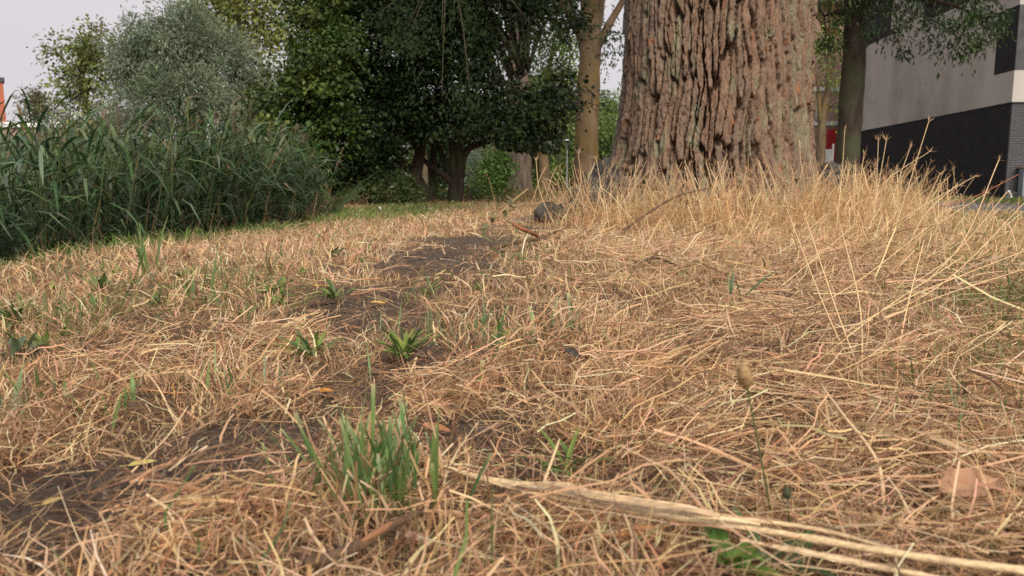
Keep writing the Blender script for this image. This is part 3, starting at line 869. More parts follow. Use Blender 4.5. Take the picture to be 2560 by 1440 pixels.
shrub('grey_shrub', 'pale grey green willow shrub seen through the gap beside the fan stemmed maple', [(1190, 430, 24, .5, .5, .5), (1175, 400, 24, .4, .5, .35), (1205, 400, 24, .35, .5, .35)], 90, 34, 0.09, 0.3, 0.16, [(0.26, 0.32, 0.24), (0.20, 0.27, 0.18)], 71, [(1190, 490, 24, .8), (1200, 490, 24, .8)])
shrub('leafy_bush', 'glossy mid green bush beside the furrowed far trunk', [(1235, 430, 22, .4, .5, .55), (1225, 465, 21.5, .4, .4, .25), (1250, 400, 22, .25, .4, .3)], 100, 30, 0.10, 0.7, 0.14, [(0.08, 0.15, 0.035), (0.11, 0.19, 0.045)], 72, [(1235, 495, 22, .8)])
shrub('undergrowth_bush', 'low sparse bush under the maple with yellowish leaves', [(985, 490, 11.6, .28, .3, .10), (940, 460, 12, .4, .4, .16), (1010, 470, 12.2, .25, .3, .2)], 60, 26, 0.06, 0.8, 0.11, [(0.05, 0.09, 0.025), (0.08, 0.11, 0.035)], 73, [(985, 505, 11.6, .2), (1005, 505, 12.2, .25)])
shrub('undergrowth_bush', 'low green bush between the maple stems', [(1085, 485, 16.5, .4, .4, .14), (1180, 485, 16.5, .4, .4, .14), (1110, 495, 16, .4, .3, .08)], 60, 26, 0.08, 0.7, 0.13, [(0.11, 0.18, 0.045), (0.09, 0.14, 0.04)], 74, [(1085, 500, 15.5, .4), (1170, 500, 15.5, .4)])
shrub('hedge_bush', 'dark bush behind the lamp post', [(1440, 430, 62, 1.6, 1, 1.0), (1500, 400, 58, 1.8, 1, 1.6), (1545, 420, 58, 1.6, 1, 1.6), (1390, 440, 62, 1.6, 1, .8)], 160, 26, 0.18, 0.6, 0.3, [(0.035, 0.07, 0.03), (0.05, 0.09, 0.035)], 75, [(1440, 478, 62, 1.2), (1500, 478, 58, 1.2)])

# a far wood closing the view
r_ = np.random.default_rng(80)
wb2 = [(x, 95 + 10 * math.sin(x * .3), z, 4.0, 3.5, 2.6) for x in np.arange(-95, 70, 4.2) for z in (2.0, 2.0 + 3.0 * r_.random() + (1.0 if x > -40 else -1.5))]
Vv, T, c, _ = leaf_cloud(wb2, 1500, 16, 0.75, 0.7, 0.9, 0.8, [(0.06, 0.10, 0.035), (0.09, 0.13, 0.04), (0.045, 0.075, 0.03)], 81, shell=0.3)
tag(obj('distant_wood', np_mesh('distant_wood', Vv, [T], c), M['leaf']), 'far belt of woodland closing the view behind the park trees', 'woodland', None, 'stuff')

# ------------------------------------------------------------------ reeds in the ditch
rr = np.random.default_rng(101)
NR = 4300
ry = 1.2 + 12.5 * rr.random(NR) ** 0.85
rx = xe(ry) - 0.42 - 5.2 * rr.random(NR) ** 1.7
dens = fbm(rx * 1.2, ry * 1.2, 20)
m = (dens > 0.28) & ~((ry > 10.2) & (rx > xe(ry) - 0.9))
rx, ry = rx[m], ry[m]
NR = len(rx)
rz0 = gz(rx, ry) - 0.03
top = np.interp(ry, (1, 4, 7, 10, 13), (0.50, 0.54, 0.70, 0.80, 0.74)) + (fbm(rx * 1.1, ry * 1.1, 21) - 0.5) * 0.5 + rr.normal(0, 0.09, NR)
top -= 0.38 * sst(0.9, 0.2, xe(ry) - rx) * sst(7.0, 9.0, ry)
hgt = top - rz0
root = np.stack((rx, ry, rz0), -1)
lean = np.stack((rr.normal(0.05, 0.08, NR), rr.normal(-0.05, 0.08, NR), np.ones(NR)), -1)
lean = unit(lean)
bend = np.stack((rr.normal(0.06, 0.06, NR), rr.normal(-0.03, 0.05, NR), np.full(NR, -0.02)), -1)
REED = [(0.052, 0.108, 0.034), (0.042, 0.088, 0.034), (0.072, 0.138, 0.040), (0.032, 0.068, 0.026), (0.105, 0.155, 0.075), (0.06, 0.105, 0.055), (0.14, 0.18, 0.115)]
scol = pal([(0.11, 0.14, 0.06), (0.13, 0.14, 0.065), (0.09, 0.12, 0.05)], NR, rr)
parts = [ribbons(root, lean, hgt, np.full(NR, 0.009), bend, 4, scol, None, 'flat', rng=rr)]
for lf in range(12):
    t = 0.24 + 0.066 * lf + rr.normal(0, 0.02, NR)
    base = root + hgt[:, None] * (lean * t[:, None] + bend * (t ** 2)[:, None])
    az = rr.random(NR) * 6.283
    d = np.stack((np.cos(az) * 0.8 + 0.35, np.sin(az) * 0.8 - 0.15, rr.uniform(0.6, 2.0, NR)), -1)
    d = unit(d)
    L = rr.uniform(0.25, 0.48, NR) * np.where(t > 0.85, 0.8, 1)
    W = rr.uniform(0.011, 0.023, NR)
    bnd = np.stack((rr.normal(0.12, 0.12, NR), rr.normal(-0.05, 0.1, NR), -rr.uniform(0.2, 1.05, NR)), -1)
    cc = pal(REED, NR, rr, 0.22)
    dead = rr.random(NR) < np.clip(0.55 - t * 1.1, 0.015, 0.5)
    cc[dead] = pal([(0.34, 0.22, 0.11), (0.26, 0.15, 0.08), (0.40, 0.29, 0.16)], int(dead.sum()), rr)
    sd_ = unit(np.cross(d, np.stack((rr.normal(0, .25, NR), rr.normal(0, .25, NR), np.ones(NR)), -1)))
    keepm = rr.random(NR) < (0.93 if lf > 1 else 0.6)
    parts.append(ribbons(base[keepm], d[keepm], L[keepm], W[keepm], bnd[keepm], 3, cc[keepm], None, 'leaf', rng=rr, side=sd_[keepm]))
reeds = tag(obj('reed_bed', merge('reed_bed', parts), M['reed']), 'dense bed of tall green common reed filling the ditch', 'reeds', None, 'stuff')
# brown feathery plumes on some of the reeds
pm = (rr.random(NR) < 0.045) & (ry > 5)
pr = root[pm] + hgt[pm][:, None] * (lean[pm] * 0.97 + bend[pm])
parts = []
for q in range(14):
    n = len(pr)
    s0 = pr + lean[pm] * (0.016 * q)
    d = unit(np.stack((rr.normal(0.3, 0.35, n), rr.normal(0, 0.35, n), np.full(n, 1.1)), -1))
    parts.append(ribbons(s0, d, rr.uniform(0.06, 0.12, n), np.full(n, 0.007), np.stack((np.full(n, .3), np.zeros(n), np.full(n, -.35)), -1), 2, pal([(0.20, 0.13, 0.10), (0.26, 0.18, 0.13)], n, rr), rng=rr))
tag(obj('reed_plumes', merge('reed_plumes', parts), M['straw']), 'purplish brown feathery plumes nodding above the reeds', 'reed plumes', None, 'stuff')
# last year's dead stems along the foot of the reeds
n = 2600
y_ = rr.uniform(2.5, 11, n); x_ = xe(y_) - rr.uniform(0.25, 0.8, n)
z_ = gz(x_, y_)
d = unit(np.stack((rr.normal(0, .35, n), rr.normal(0, .35, n), np.ones(n)), -1))
tag(obj('dead_reed_stems', merge('dead_reed_stems', [ribbons(np.stack((x_, y_, z_), -1), d, rr.uniform(0.12, 0.62, n) + sst(7, 9, y_) * .15, rr.uniform(0.006, 0.013, n), rr.normal(0, .15, (n, 3)), 3, pal([(0.30, 0.17, 0.09), (0.22, 0.12, 0.07), (0.38, 0.25, 0.14)], n, rr), rng=rr, kink=0.03)]), M['straw']),
    'reddish brown dead stems along the foot of the reeds', 'dead reeds', None, 'stuff')
# bulrush leaves standing taller at the left
bul = []
n = 90
bp0 = np.array([at(rr.uniform(-60, 250), 470, rr.uniform(5.0, 6.5)) for _ in range(n)])
bp0[:, 2] = gz(bp0[:, 0], bp0[:, 1])
d = unit(np.stack((rr.normal(-0.26, 0.12, n), rr.normal(0, .1, n), np.ones(n)), -1))
tag(obj('bulrush_leaves', merge('bulrush_leaves', [ribbons(bp0, d, rr.uniform(1.55, 2.05, n), rr.uniform(0.008, 0.013, n), np.stack((rr.normal(-0.10, .06, n), np.zeros(n), np.full(n, -.05)), -1), 6, pal([(0.05, 0.085, 0.025), (0.07, 0.11, 0.03)], n, rr), None, 'grass', rng=rr)]), M['reed']),
    'slim dark bulrush leaves leaning left above the reeds near the orange building', 'bulrush', None, 'stuff')
# fresh sedge beside the last reeds
n = 900
y_ = rr.uniform(8.2, 10.6, n); x_ = xe(y_) - 0.1 - rr.uniform(0.1, 1.0, n)
az = rr.random(n) * 6.283
d = unit(np.stack((np.cos(az) * .35, np.sin(az) * .35, np.ones(n)), -1))
tag(obj('sedge_clump', merge('sedge_clump', [ribbons(np.stack((x_, y_, gz(x_, y_)), -1), d, rr.uniform(0.5, 0.95, n), rr.uniform(0.010, 0.018, n), np.stack((np.cos(az) * .3, np.sin(az) * .3, np.full(n, -.22)), -1), 4, pal([(0.08, 0.13, 0.045), (0.10, 0.16, 0.05), (0.06, 0.1, 0.04)], n, rr), rng=rr)]), M['reed']),
    'fresh green sedge where the reeds end near the maples', 'sedge', None, 'stuff')

# ------------------------------------------------------------------ mown dry grass
rs = np.random.default_rng(202)
STRAW = [(0.75, 0.50, 0.29), (0.67, 0.425, 0.235), (0.81, 0.585, 0.37), (0.47, 0.275, 0.15), (0.74, 0.475, 0.275), (0.80, 0.59, 0.37), (0.30, 0.175, 0.10), (0.22, 0.13, 0.08)]
GRN = [(0.115, 0.185, 0.045), (0.085, 0.15, 0.045), (0.16, 0.22, 0.06), (0.20, 0.22, 0.08)]


def field(n, y0, y1, pw, k=0.74, pad=0.55):
    """points on the lawn, denser close by"""
    u = rs.random(n)
    e = 2 - pw
    y = (y0 ** e + u * (y1 ** e - y0 ** e)) ** (1 / e)
    x = (rs.random(n) * 2 - 1) * (k * y + pad)
    return x, y


def lawn_ok(x, y, edge=0.05):
    return (x > xe(y) - edge) & (x < 4.98) & (np.hypot(x - TREE[0], y - TREE[1]) > 0.75)


SEG = ((0.3, 1.5, 4), (1.5, 3.6, 3), (3.6, 40, 2))


def by_depth(build, x, y):
    parts = []
    for a, b, sg in SEG:
        m = (y >= a) & (y < b)
        if m.any():
            parts.append(build(x[m], y[m], sg))
    return parts


def stubble(x, y, sg):
    n = len(x)
    s = soil(x, y); g = greenness(x, y)
    tuft = fbm(x * 9, y * 9, 31)
    keep = rs.random(n) > s * 0.975
    keep &= rs.random(n) < 0.08 + 0.5 * sst(1.1, 2.6, y) * (1 - s) + 1.2 * sst(0.40, 0.62, tuft)
    x, y, g, s, tuft = x[keep], y[keep], g[keep], s[keep], tuft[keep]
    n = len(x)
    az = rs.random(n) * 6.283; tilt = np.abs(rs.normal(0, 0.85, n))
    d = unit(np.stack((np.cos(az) * tilt, np.sin(az) * tilt, np.ones(n)), -1))
    L = rs.uniform(0.022, 0.064, n) * (0.6 + 0.85 * tuft) * (1 - 0.4 * s) * (1 + 0.30 * sst(1.2, 3, y))
    W = (0.0030 + 0.0022 * sst(1.0, 2.5, y)) * rs.beta(1.4, 3.6, n) * (1 + 0.26 * y) + 0.0005
    gr = rs.random(n) < g
    c = pal(STRAW, n, rs, 0.2); c[gr] = pal(GRN, int(gr.sum()), rs, 0.18)
    L = np.where(gr, L * 1.15, L)
    b = rs.normal(0, 0.28, (n, 3)); b[:, 2] = -np.abs(b[:, 2])
    r = np.stack((x, y, gz(x, y) - 0.004), -1)
    return ribbons(r, d, L, W, b, sg, c, None, 'grass', rng=rs, kink=0.03, blunt=0.45)


x, y = field(235000, 0.32, 15.0, 1.45)
m = lawn_ok(x, y)
tag(obj('mown_grass', merge('mown_grass', by_depth(stubble, x[m], y[m])), M['straw']), 'short mown grass gone straw dry over the whole lawn', 'grass', None, 'stuff')


def lying(x, y, sg):
    n = len(x)
    s = soil(x, y)
    dn = fbm(x * 4, y * 4, 35)
    more = sst(-0.1, 0.5, x - 0.02 * y)          # more loose hay before the great tree
    keep = rs.random(n) < (0.22 + 0.78 * more) * (1 - 0.80 * s) * (0.12 + 1.0 * sst(0.38, 0.62, dn))
    x, y, more = x[keep], y[keep], more[keep]
    n = len(x)
    az = rs.random(n) * 6.283
    d = unit(np.stack((np.cos(az), np.sin(az) * 0.75, rs.normal(0.03, 0.16, n)), -1))
    L = rs.uniform(0.04, 0.17, n) * (0.65 + 0.6 * more)
    W = 0.0024 * rs.beta(1.3, 4.8, n) * (1 + 0.60 * y) + 0.0004
    r = np.stack((x, y, gz(x, y) + np.abs(rs.normal(0.008, 0.014, n))), -1)
    r = r - d * (L * 0.5)[:, None] * np.array((1, 1, 0))
    b = rs.normal(0, 0.13, (n, 3)); b[:, 2] = -np.abs(rs.normal(0, .05, n))
    return ribbons(r, d, L, W, b, sg, pal(STRAW + [(0.80, 0.57, 0.34)], n, rs, 0.2), None, 'flat', rng=rs, kink=0.025, side=None)


x, y = field(125000, 0.32, 8.0, 1.2)
m = lawn_ok(x, y)
tag(obj('cut_hay', merge('cut_hay', by_depth(lying, x[m], y[m])), M['straw']), 'loose cut hay lying in all directions on the lawn', 'hay', None, 'stuff')


def bundle(px, py, px2, py2, n, wid, lift, L0):
    a, b = on(px, py), on(px2, py2)
    ax = unit(b - a); sd2 = np.array((-ax[1], ax[0], 0))
    u = rs.random(n); v = rs.normal(0, 1, n)
    p = a + (b - a) * u[:, None] + sd2 * (v * wid)[:, None]
    p[:, 2] = gz(p[:, 0], p[:, 1]) + np.abs(rs.normal(0, 1, n)) * lift * np.exp(-v ** 2 / 2)
    d = unit(ax + rs.normal(0, .45, (n, 3)) + np.array((0, 0, .22)))
    return ribbons(p - d * .02, d, rs.uniform(.3, 1.1, n) * L0, 0.0021 * rs.beta(1.6, 3.8, n) * (1 + .25 * a[1]) + .0005, np.stack((rs.normal(0, .2, n), rs.normal(0, .2, n), -np.abs(rs.normal(.15, .15, n))), -1), 4, pal(STRAW, n, rs, .18), None, 'flat', rng=rs, kink=.02)


BND = [bundle(*q) for q in ((-40, 1180, 190, 1010, 700, .030, .03, .08), (330, 1400, 760, 1300, 700, .030, .030, .06), (1300, 960, 1560, 850, 1200, .06, .05, .09), (1000, 1010, 1220, 985, 500, .04, .03, .07), (640, 1060, 760, 1000, 350, .04, .03, .06), (1480, 1000, 1800, 930, 600, .05, .025, .12),
                            (1500, 1130, 1850, 1080, 600, .04, .02, .10), (2050, 1000, 2400, 880, 600, .05, .03, .14), (1900, 1220, 2250, 1160, 500, .03, .025, .10), (500, 900, 800, 860, 500, .06, .03, .08), (150, 960, 420, 930, 500, .05, .03, .08), (1150, 1400, 1500, 1330, 500, .03, .02, .07), (1900, 700, 2300, 620, 800, .12, .05, .2), (1450, 660, 1800, 640, 700, .15, .04, .2))]
tag(obj('hay_wisps', merge('hay_wisps', BND), M['straw']), 'wisps of combed hay swept into low humps', 'hay', None, 'stuff')


def curls(x, y, sg):
    n = len(x)
    s = soil(x, y)
    keep = rs.random(n) < 1 - 0.55 * s
    x, y = x[keep], y[keep]; n = len(x)
    az = rs.random(n) * 6.283
    d = unit(np.stack((np.cos(az), np.sin(az), rs.uniform(-0.1, 0.7, n)), -1))
    L = rs.uniform(0.015, 0.05, n)
    r = np.stack((x, y, gz(x, y) + np.abs(rs.normal(0.002, 0.006, n))), -1)
    b = unit(rs.normal(0, 1, (n, 3))) * rs.uniform(0.2, 0.9, n)[:, None]
    return ribbons(r, d, L, rs.uniform(0.0004, 0.0012, n), b, sg, pal([(0.26, 0.15, 0.08), (0.40, 0.24, 0.13), (0.15, 0.09, 0.055), (0.62, 0.42, 0.24), (0.20, 0.12, 0.07)], n, rs, 0.2), None, 'flat', rng=rs, kink=0.05)


x, y = field(66000, 0.32, 2.6, 1.2)
m = lawn_ok(x, y)
tag(obj('thatch', merge('thatch', [curls(x[m], y[m], 2)]), M['straw']), 'fine brown curled thatch between the mown stems', 'thatch', None, 'stuff')

x, y = field(60000, 0.35, 3.6, 1.1)
sk = soil(x, y)
m = lawn_ok(x, y) & (rs.random(len(x)) < sk * 0.9)
x, y = x[m], y[m]; n = len(x)
oc = np.array(((1, 0, 0), (-1, 0, 0), (0, 1, 0), (0, -1, 0), (0, 0, 1), (0, 0, -.5)), float)
of = np.array(((0, 2, 4), (2, 1, 4), (1, 3, 4), (3, 0, 4), (2, 0, 5), (1, 2, 5), (3, 1, 5), (0, 3, 5)))
cs_ = 0.0010 + 0.0062 * rs.beta(1.2, 5, n) * (1 + .25 * y)
cv_ = (oc[None] * rs.uniform(.55, 1.3, (n, 6, 1)) * cs_[:, None, None]) + rs.normal(0, .25, (n, 6, 3)) * cs_[:, None, None]
cv_ = cv_ + np.stack((x, y, gz(x, y)), -1)[:, None]
cf_ = (np.arange(n)[:, None, None] * 6 + of[None]).reshape(-1, 3)
tag(obj('soil_crumbs', np_mesh('soil_crumbs', cv_.reshape(-1, 3), [cf_], np.repeat(pal([(0.10, 0.074, 0.058), (0.14, 0.105, 0.085), (0.07, 0.05, 0.04), (0.2, 0.16, 0.12)], n, rs, .2), 6, 0)), M['litter']), 'loose crumbs of dry earth on the bare soil', 'soil', None, 'stuff')

# grass along the edge of the ditch and the green patch by the maples
n = 16000
y_ = np.concatenate((rs.uniform(1.5, 10.5, n // 2), rs.normal(9.2, 2.0, n // 2)))
x_ = np.concatenate((xe(y_[:n // 2]) + rs.normal(-0.05, 0.15, n // 2), rs.normal(-1.25, 0.55, n // 2)))
m = (x_ > xe(y_) - 0.45) & (rs.random(n) < 0.06 + 0.75 * sst(0.46, 0.62, fbm(x_ * 2, y_ * 2, 36)))
x_, y_ = x_[m], y_[m]; n = len(x_)
az = rs.random(n) * 6.283
d = unit(np.stack((np.cos(az) * .4, np.sin(az) * .4, np.ones(n)), -1))
tag(obj('bank_grass', merge('bank_grass', [ribbons(np.stack((x_, y_, gz(x_, y_) - .005), -1), d, rs.uniform(0.04, 0.14, n), rs.uniform(0.003, 0.007, n), np.stack((np.cos(az) * .3, np.sin(az) * .3, np.full(n, -.25)), -1), 3, pal([(0.13, 0.21, 0.04), (0.10, 0.17, 0.04), (0.19, 0.26, 0.06), (0.30, 0.27, 0.12)], n, rs, .15), rng=rs)]), M['green']),
    'fresh bright green grass fringing the ditch edge', 'grass', None, 'stuff')

# lawn strip beyond the path, and rough grass under the far trees
n = 19000
x_ = np.concatenate((rs.uniform(7.8, 15, n // 2), rs.uniform(-5, 5, n // 2))); y_ = np.concatenate((rs.uniform(8, 34, n // 2), rs.uniform(13.5, 34, n // 2)))
g_ = np.concatenate((np.full(n // 2, .85), np.full(n // 2, .3)))
rough = np.concatenate((np.zeros(n // 2), sst(0.4, 0.6, fbm(x_[n // 2:] * .4, y_[n // 2:] * .25, 37))))
gr = rs.random(n) < g_
c = pal([(0.30, 0.21, 0.11), (0.24, 0.17, 0.085), (0.36, 0.26, 0.14)], n, rs, .15); c[gr] = pal([(0.10, 0.15, 0.04), (0.08, 0.13, 0.035)], int(gr.sum()), rs, .15)
az = rs.random(n) * 6.283
d = unit(np.stack((np.cos(az) * .4, np.sin(az) * .4, np.ones(n)), -1))
tag(obj('far_grass', merge('far_grass', [ribbons(np.stack((x_, y_, gz(x_, y_)), -1), d, rs.uniform(0.05, 0.10, n) + rough * rs.uniform(.1, .35, n), rs.uniform(0.012, 0.022, n), np.stack((np.cos(az) * .3, np.sin(az) * .3, np.full(n, -.2)), -1), 2, c, rng=rs)]), M['straw']),
    'rough brownish grass under the far trees and along the building', 'grass', None, 'stuff')

# ------------------------------------------------------------------ tall dry grass round the great tree
rt = np.random.default_rng(303)


def tall(n, cx, cy, sx, sy, hmin, hmax, lean0, wd=0.0031):
    x = cx + rt.normal(0, sx, n); y = cy + rt.normal(0, sy, n)
    r = np.hypot(x - TREE[0], y - TREE[1])
    m = (r > 0.80 - 0.12 * (rt.random(n))) & (y > 2.0)
    x, y = x[m], y[m]; n = len(x)
    az = rt.random(n) * 6.283; tl = np.abs(rt.normal(0, 0.28, n))
    d = unit(np.stack((np.cos(az) * tl + lean0[0], np.sin(az) * tl + lean0[1], np.ones(n)), -1))
    L = rt.uniform(hmin, hmax, n) * np.where(rt.random(n) < 0.68, rt.uniform(0.25, 0.7, n), 1.0)
    c = pal([(0.78, 0.55, 0.30), (0.71, 0.475, 0.25), (0.83, 0.63, 0.38), (0.56, 0.35, 0.18)], n, rt, .14)
    b = np.stack((np.cos(az) * .18 + lean0[0] * .3, np.sin(az) * .18, -np.abs(rt.normal(0.05, .06, n))), -1)
    return np.stack((x, y, gz(x, y) - .01), -1), d, L, rt.uniform(0.5, 1.2, n) * wd, b, c


sets = []
for k_ in range(26):            # a ring of clumps round the foot of the trunk
    a = math.radians(196 + 178 * (k_ + 0.5) / 26) + rt.normal(0, .03)
    R0 = 1.0 + rt.uniform(-.1, .35)
    sets.append(tall(125, TREE[0] + R0 * math.cos(a), TREE[1] + R0 * math.sin(a), .14, .14, .20, .42, (0.03 if math.cos(a) < .2 else .10, 0)))
for (cx, cy, n, s1, s2, h0, h1, ln) in ((1.95, 5.0, 330, .20, .3, .20, .52, .12), (1.75, 4.3, 560, .30, .3, .14, .44, .18), (1.4, 4.2, 760, .55, .22, .10, .32, .05), (1.98, 5.5, 110, .14, .3, .2, .46, .10), (0.62, 4.8, 110, .2, .15, .10, .30, -.04), (0.35, 4.9, 26, .12, .15, .12, .34, -.05),
                                        (1.75, 3.4, 750, .5, .3, .08, .2, .12), (1.85, 3.9, 160, .25, .4, .12, .34, .3), (1.45, 2.7, 420, .35, .35, .08, .22, .3), (1.9, 3.0, 260, .25, .4, .10, .30, .35), (1.0, 3.6, 300, .5, .3, .06, .16, .1)):
    sets.append(tall(n, cx, cy, s1, s2, h0, h1, (ln, -0.03)))
RT = [np.concatenate([s[i] for s in sets]) for i in range(6)]
parts = [ribbons(RT[0], RT[1], RT[2], RT[3], RT[4], 4, RT[5], None, 'flat', rng=rt, kink=0.012)]
tips = RT[0] + RT[2][:, None] * (RT[1] + RT[4])
hd = (rt.random(len(tips)) < 0.34) & (RT[2] > 0.2)
ht = tips[hd]; hd_d = unit(RT[1][hd] + 2 * RT[4][hd])
for q in range(5):
    n = len(ht)
    d = unit(hd_d + rt.normal(0, 0.32, (n, 3)))
    parts.append(ribbons(ht, d, rt.uniform(.018, .04, n), np.full(n, .0022), rt.normal(0, .1, (n, 3)), 1, pal([(0.62, 0.43, 0.25), (0.52, 0.34, 0.19)], n, rt), rng=rt))
# withered leaves hanging from the stems
for q in range(2):
    sel = rt.random(len(tips)) < 0.6
    t = rt.uniform(.2, .75, sel.sum())
    b0 = RT[0][sel] + RT[2][sel][:, None] * (RT[1][sel] * t[:, None] + RT[4][sel] * (t ** 2)[:, None])
    n = len(b0)
    az = rt.random(n) * 6.283
    d = unit(np.stack((np.cos(az), np.sin(az), rt.uniform(.2, 1.4, n)), -1))
    parts.append(ribbons(b0, d, rt.uniform(.05, .13, n), rt.uniform(.003, .005, n), np.stack((np.cos(az) * .3, np.sin(az) * .3, -rt.uniform(.3, 1.3, n)), -1), 3, pal([(0.62, 0.44, 0.25), (0.50, 0.32, 0.17)], n, rt, .15), rng=rt))
tag(obj('tall_dry_grass', merge('tall_dry_grass', parts), M['straw']), 'tall straw yellow grass standing round the foot of the great tree', 'grass', None, 'stuff')

# ------------------------------------------------------------------ single stalks
def stalk(name, label, pts, w0, w1, col, head=None, group=None, leaf=False, seed=0, cat='grass stalk'):
    """pts: (px,py,Y)"""
    r = np.random.default_rng(seed + 900)
    b = on(pts[0][0], pts[0][1], 0.0)
    P = np.array([b] + [at(q[0], q[1], b[1] + (q[2] - pts[0][2]) * min(1.0, b[1] / pts[0][2])) for q in pts[1:]])
    P = spline(P, 14)
    t = thing(name, label, cat, tuple(b), 0, group)
    Q = P - b
    obj('stem', tube('stem', Q, np.linspace(w0, w1, 14), 5, col), M['stalk'], t)
    if head:
        dr = unit(Q[-1] - Q[-2])
        n = head
        d = unit(dr + r.normal(0, .42, (n, 3)))
        sc = P[-1][1] / 3.5
        ln = r.uniform(.02, .042, n) * sc
        obj('seed_head', merge('seed_head', [ribbons(np.repeat(Q[-1][None], n, 0) - dr * .004, d, ln, np.full(n, .0022 * sc), r.normal(0, .12, (n, 3)), 2, pal([(0.58, 0.38, 0.22), (0.66, 0.46, 0.28)], n, r), rng=r),
                                             ribbons(np.repeat(Q[-1][None], 4, 0) - dr * .008, np.repeat(dr[None], 4, 0), np.full(4, .018 * sc), np.full(4, .006 * sc), np.zeros((4, 3)), 3, pal([(0.5, 0.33, 0.19)], 4, r), None, 'leaf', rng=r)]), M['straw'], t)
    if leaf:
        i0 = int(14 * .5)
        d = unit(np.array([[0.5, -0.1, 0.3]]))
        obj('withered_leaf', merge('withered_leaf', [ribbons(Q[i0][None], d, np.array([.10]), np.array([.006]), np.array([[.2, 0, -1.1]]), 6, np.array([[.6, .4, .22]]), rng=r)]), M['straw'], t)
    return t


TAN = (0.68, 0.49, 0.27)
G1 = 'tall dry stalks with awned heads right of the great tree'
SL = 'long pale dry stalk with bristly seed head leaning out right of the great tree'
SL2 = 'long bare straw leaning up to the right over the lawn'
for k_, (pts, hd_, lf_) in enumerate((
        ([(2215, 640, 3.3), (2260, 500, 3.35), (2322, 303, 3.4)], 9, 0), ([(2300, 720, 2.6), (2410, 600, 2.7), (2498, 398, 2.8)], 9, 1), ([(2150, 620, 3.4), (2290, 525, 3.5), (2438, 440, 3.6)], 8, 0),
        ([(2250, 660, 3.2), (2310, 540, 3.2), (2392, 462, 3.3)], 6, 0), ([(2180, 600, 3.6), (2190, 480, 3.7), (2196, 350, 3.8)], 8, 0), ([(2170, 600, 3.6), (2195, 470, 3.7), (2216, 350, 3.8)], 7, 0),
        ([(2160, 590, 3.7), (2210, 460, 3.8), (2325, 378, 3.9)], 6, 0), ([(2230, 600, 3.5), (2243, 480, 3.5), (2242, 420, 3.6)], 8, 0), ([(2330, 640, 3.2), (2345, 540, 3.2), (2346, 478, 3.3)], 7, 0),
        ([(2290, 610, 3.3), (2310, 520, 3.3), (2350, 435, 3.4)], 7, 0), ([(2210, 580, 3.6), (2240, 470, 3.7), (2275, 370, 3.8)], 7, 0), ([(2140, 590, 3.8), (2150, 460, 3.8), (2160, 385, 3.9)], 6, 0),
        ([(2290, 600, 3.4), (2360, 530, 3.4), (2412, 512, 3.5)], 6, 0), ([(2240, 640, 3.2), (2330, 570, 3.2), (2470, 480, 3.3)], 5, 0), ([(2090, 580, 3.9), (2105, 430, 4), (2112, 325, 4)], 5, 0),
        ([(1400, 560, 4.2), (1450, 470, 4.3), (1446, 385, 4.4)], 5, 0), ([(1390, 570, 4.2), (1350, 480, 4.2), (1340, 400, 4.3)], 5, 0), ([(1480, 560, 4.2), (1500, 470, 4.3), (1490, 395, 4.4)], 5, 0))):
    own = {0: 'tallest awned dry stalk, its head standing before the off white wall', 1: 'dry stalk with bristly head and a curled withered leaf halfway up', 2: 'awned dry stalk stretched far right over the dark wall base'}.get(k_)
    if own:
        stalk('dry_grass_stalk', own, pts, .0024, .0013, TAN, hd_, G1, bool(lf_), k_)
        continue
    stalk('dry_grass_stalk', SL if pts[0][0] > 2000 else 'thin dry stalk with small seed head beside the dark surface root', pts, .0024, .0013, TAN, hd_, G1 if pts[0][0] > 2000 else 'thin dry stalks beside the surface root', bool(lf_), k_)
for k_, pts in enumerate(([(2200, 800, 2.0), (2380, 690, 2.15), (2575, 492, 2.4)], [(2060, 860, 1.75), (2280, 740, 1.85), (2580, 620, 2.0)], [(2140, 830, 1.85), (2340, 745, 1.95), (2600, 660, 2.05)], [(2230, 740, 2.3), (2380, 640, 2.4), (2518, 480, 2.5)],
                          [(2154, 990, 1.3), (2150, 770, 1.5), (2100, 560, 1.7)], [(2180, 1010, 1.25), (2090, 772, 1.5), (2008, 526, 1.75)], [(2140, 940, 1.4), (2056, 755, 1.6), (1966, 520, 1.8)], [(2010, 930, 1.45), (2200, 780, 1.6), (2410, 640, 1.8)],
                          [(1950, 800, 2.0), (2120, 720, 2.1), (2330, 560, 2.3)], [(1900, 760, 2.2), (2020, 660, 2.3), (2140, 560, 2.4)], [(2240, 900, 1.5), (2270, 760, 1.6), (2310, 600, 1.75)])):
    up = pts[-1][0] > pts[0][0]
    stalk('dry_straw', SL2 if up else 'long bare straw leaning up to the left across the hay', pts, .0016, .0009, (0.72, 0.51, 0.28), 0, 'bare straws leaning right over the lawn' if up else 'bare straws leaning left across the hay', False, 40 + k_)
stalk('reddish_stem', 'thin reddish brown woody stem arching right over the path', [(2200, 575, 3.3), (2340, 522, 3.3), (2440, 490, 3.3), (2546, 436, 3.3)], .0035, .002, (0.36, 0.13, 0.07), 0, None, False, 70, 'stem')
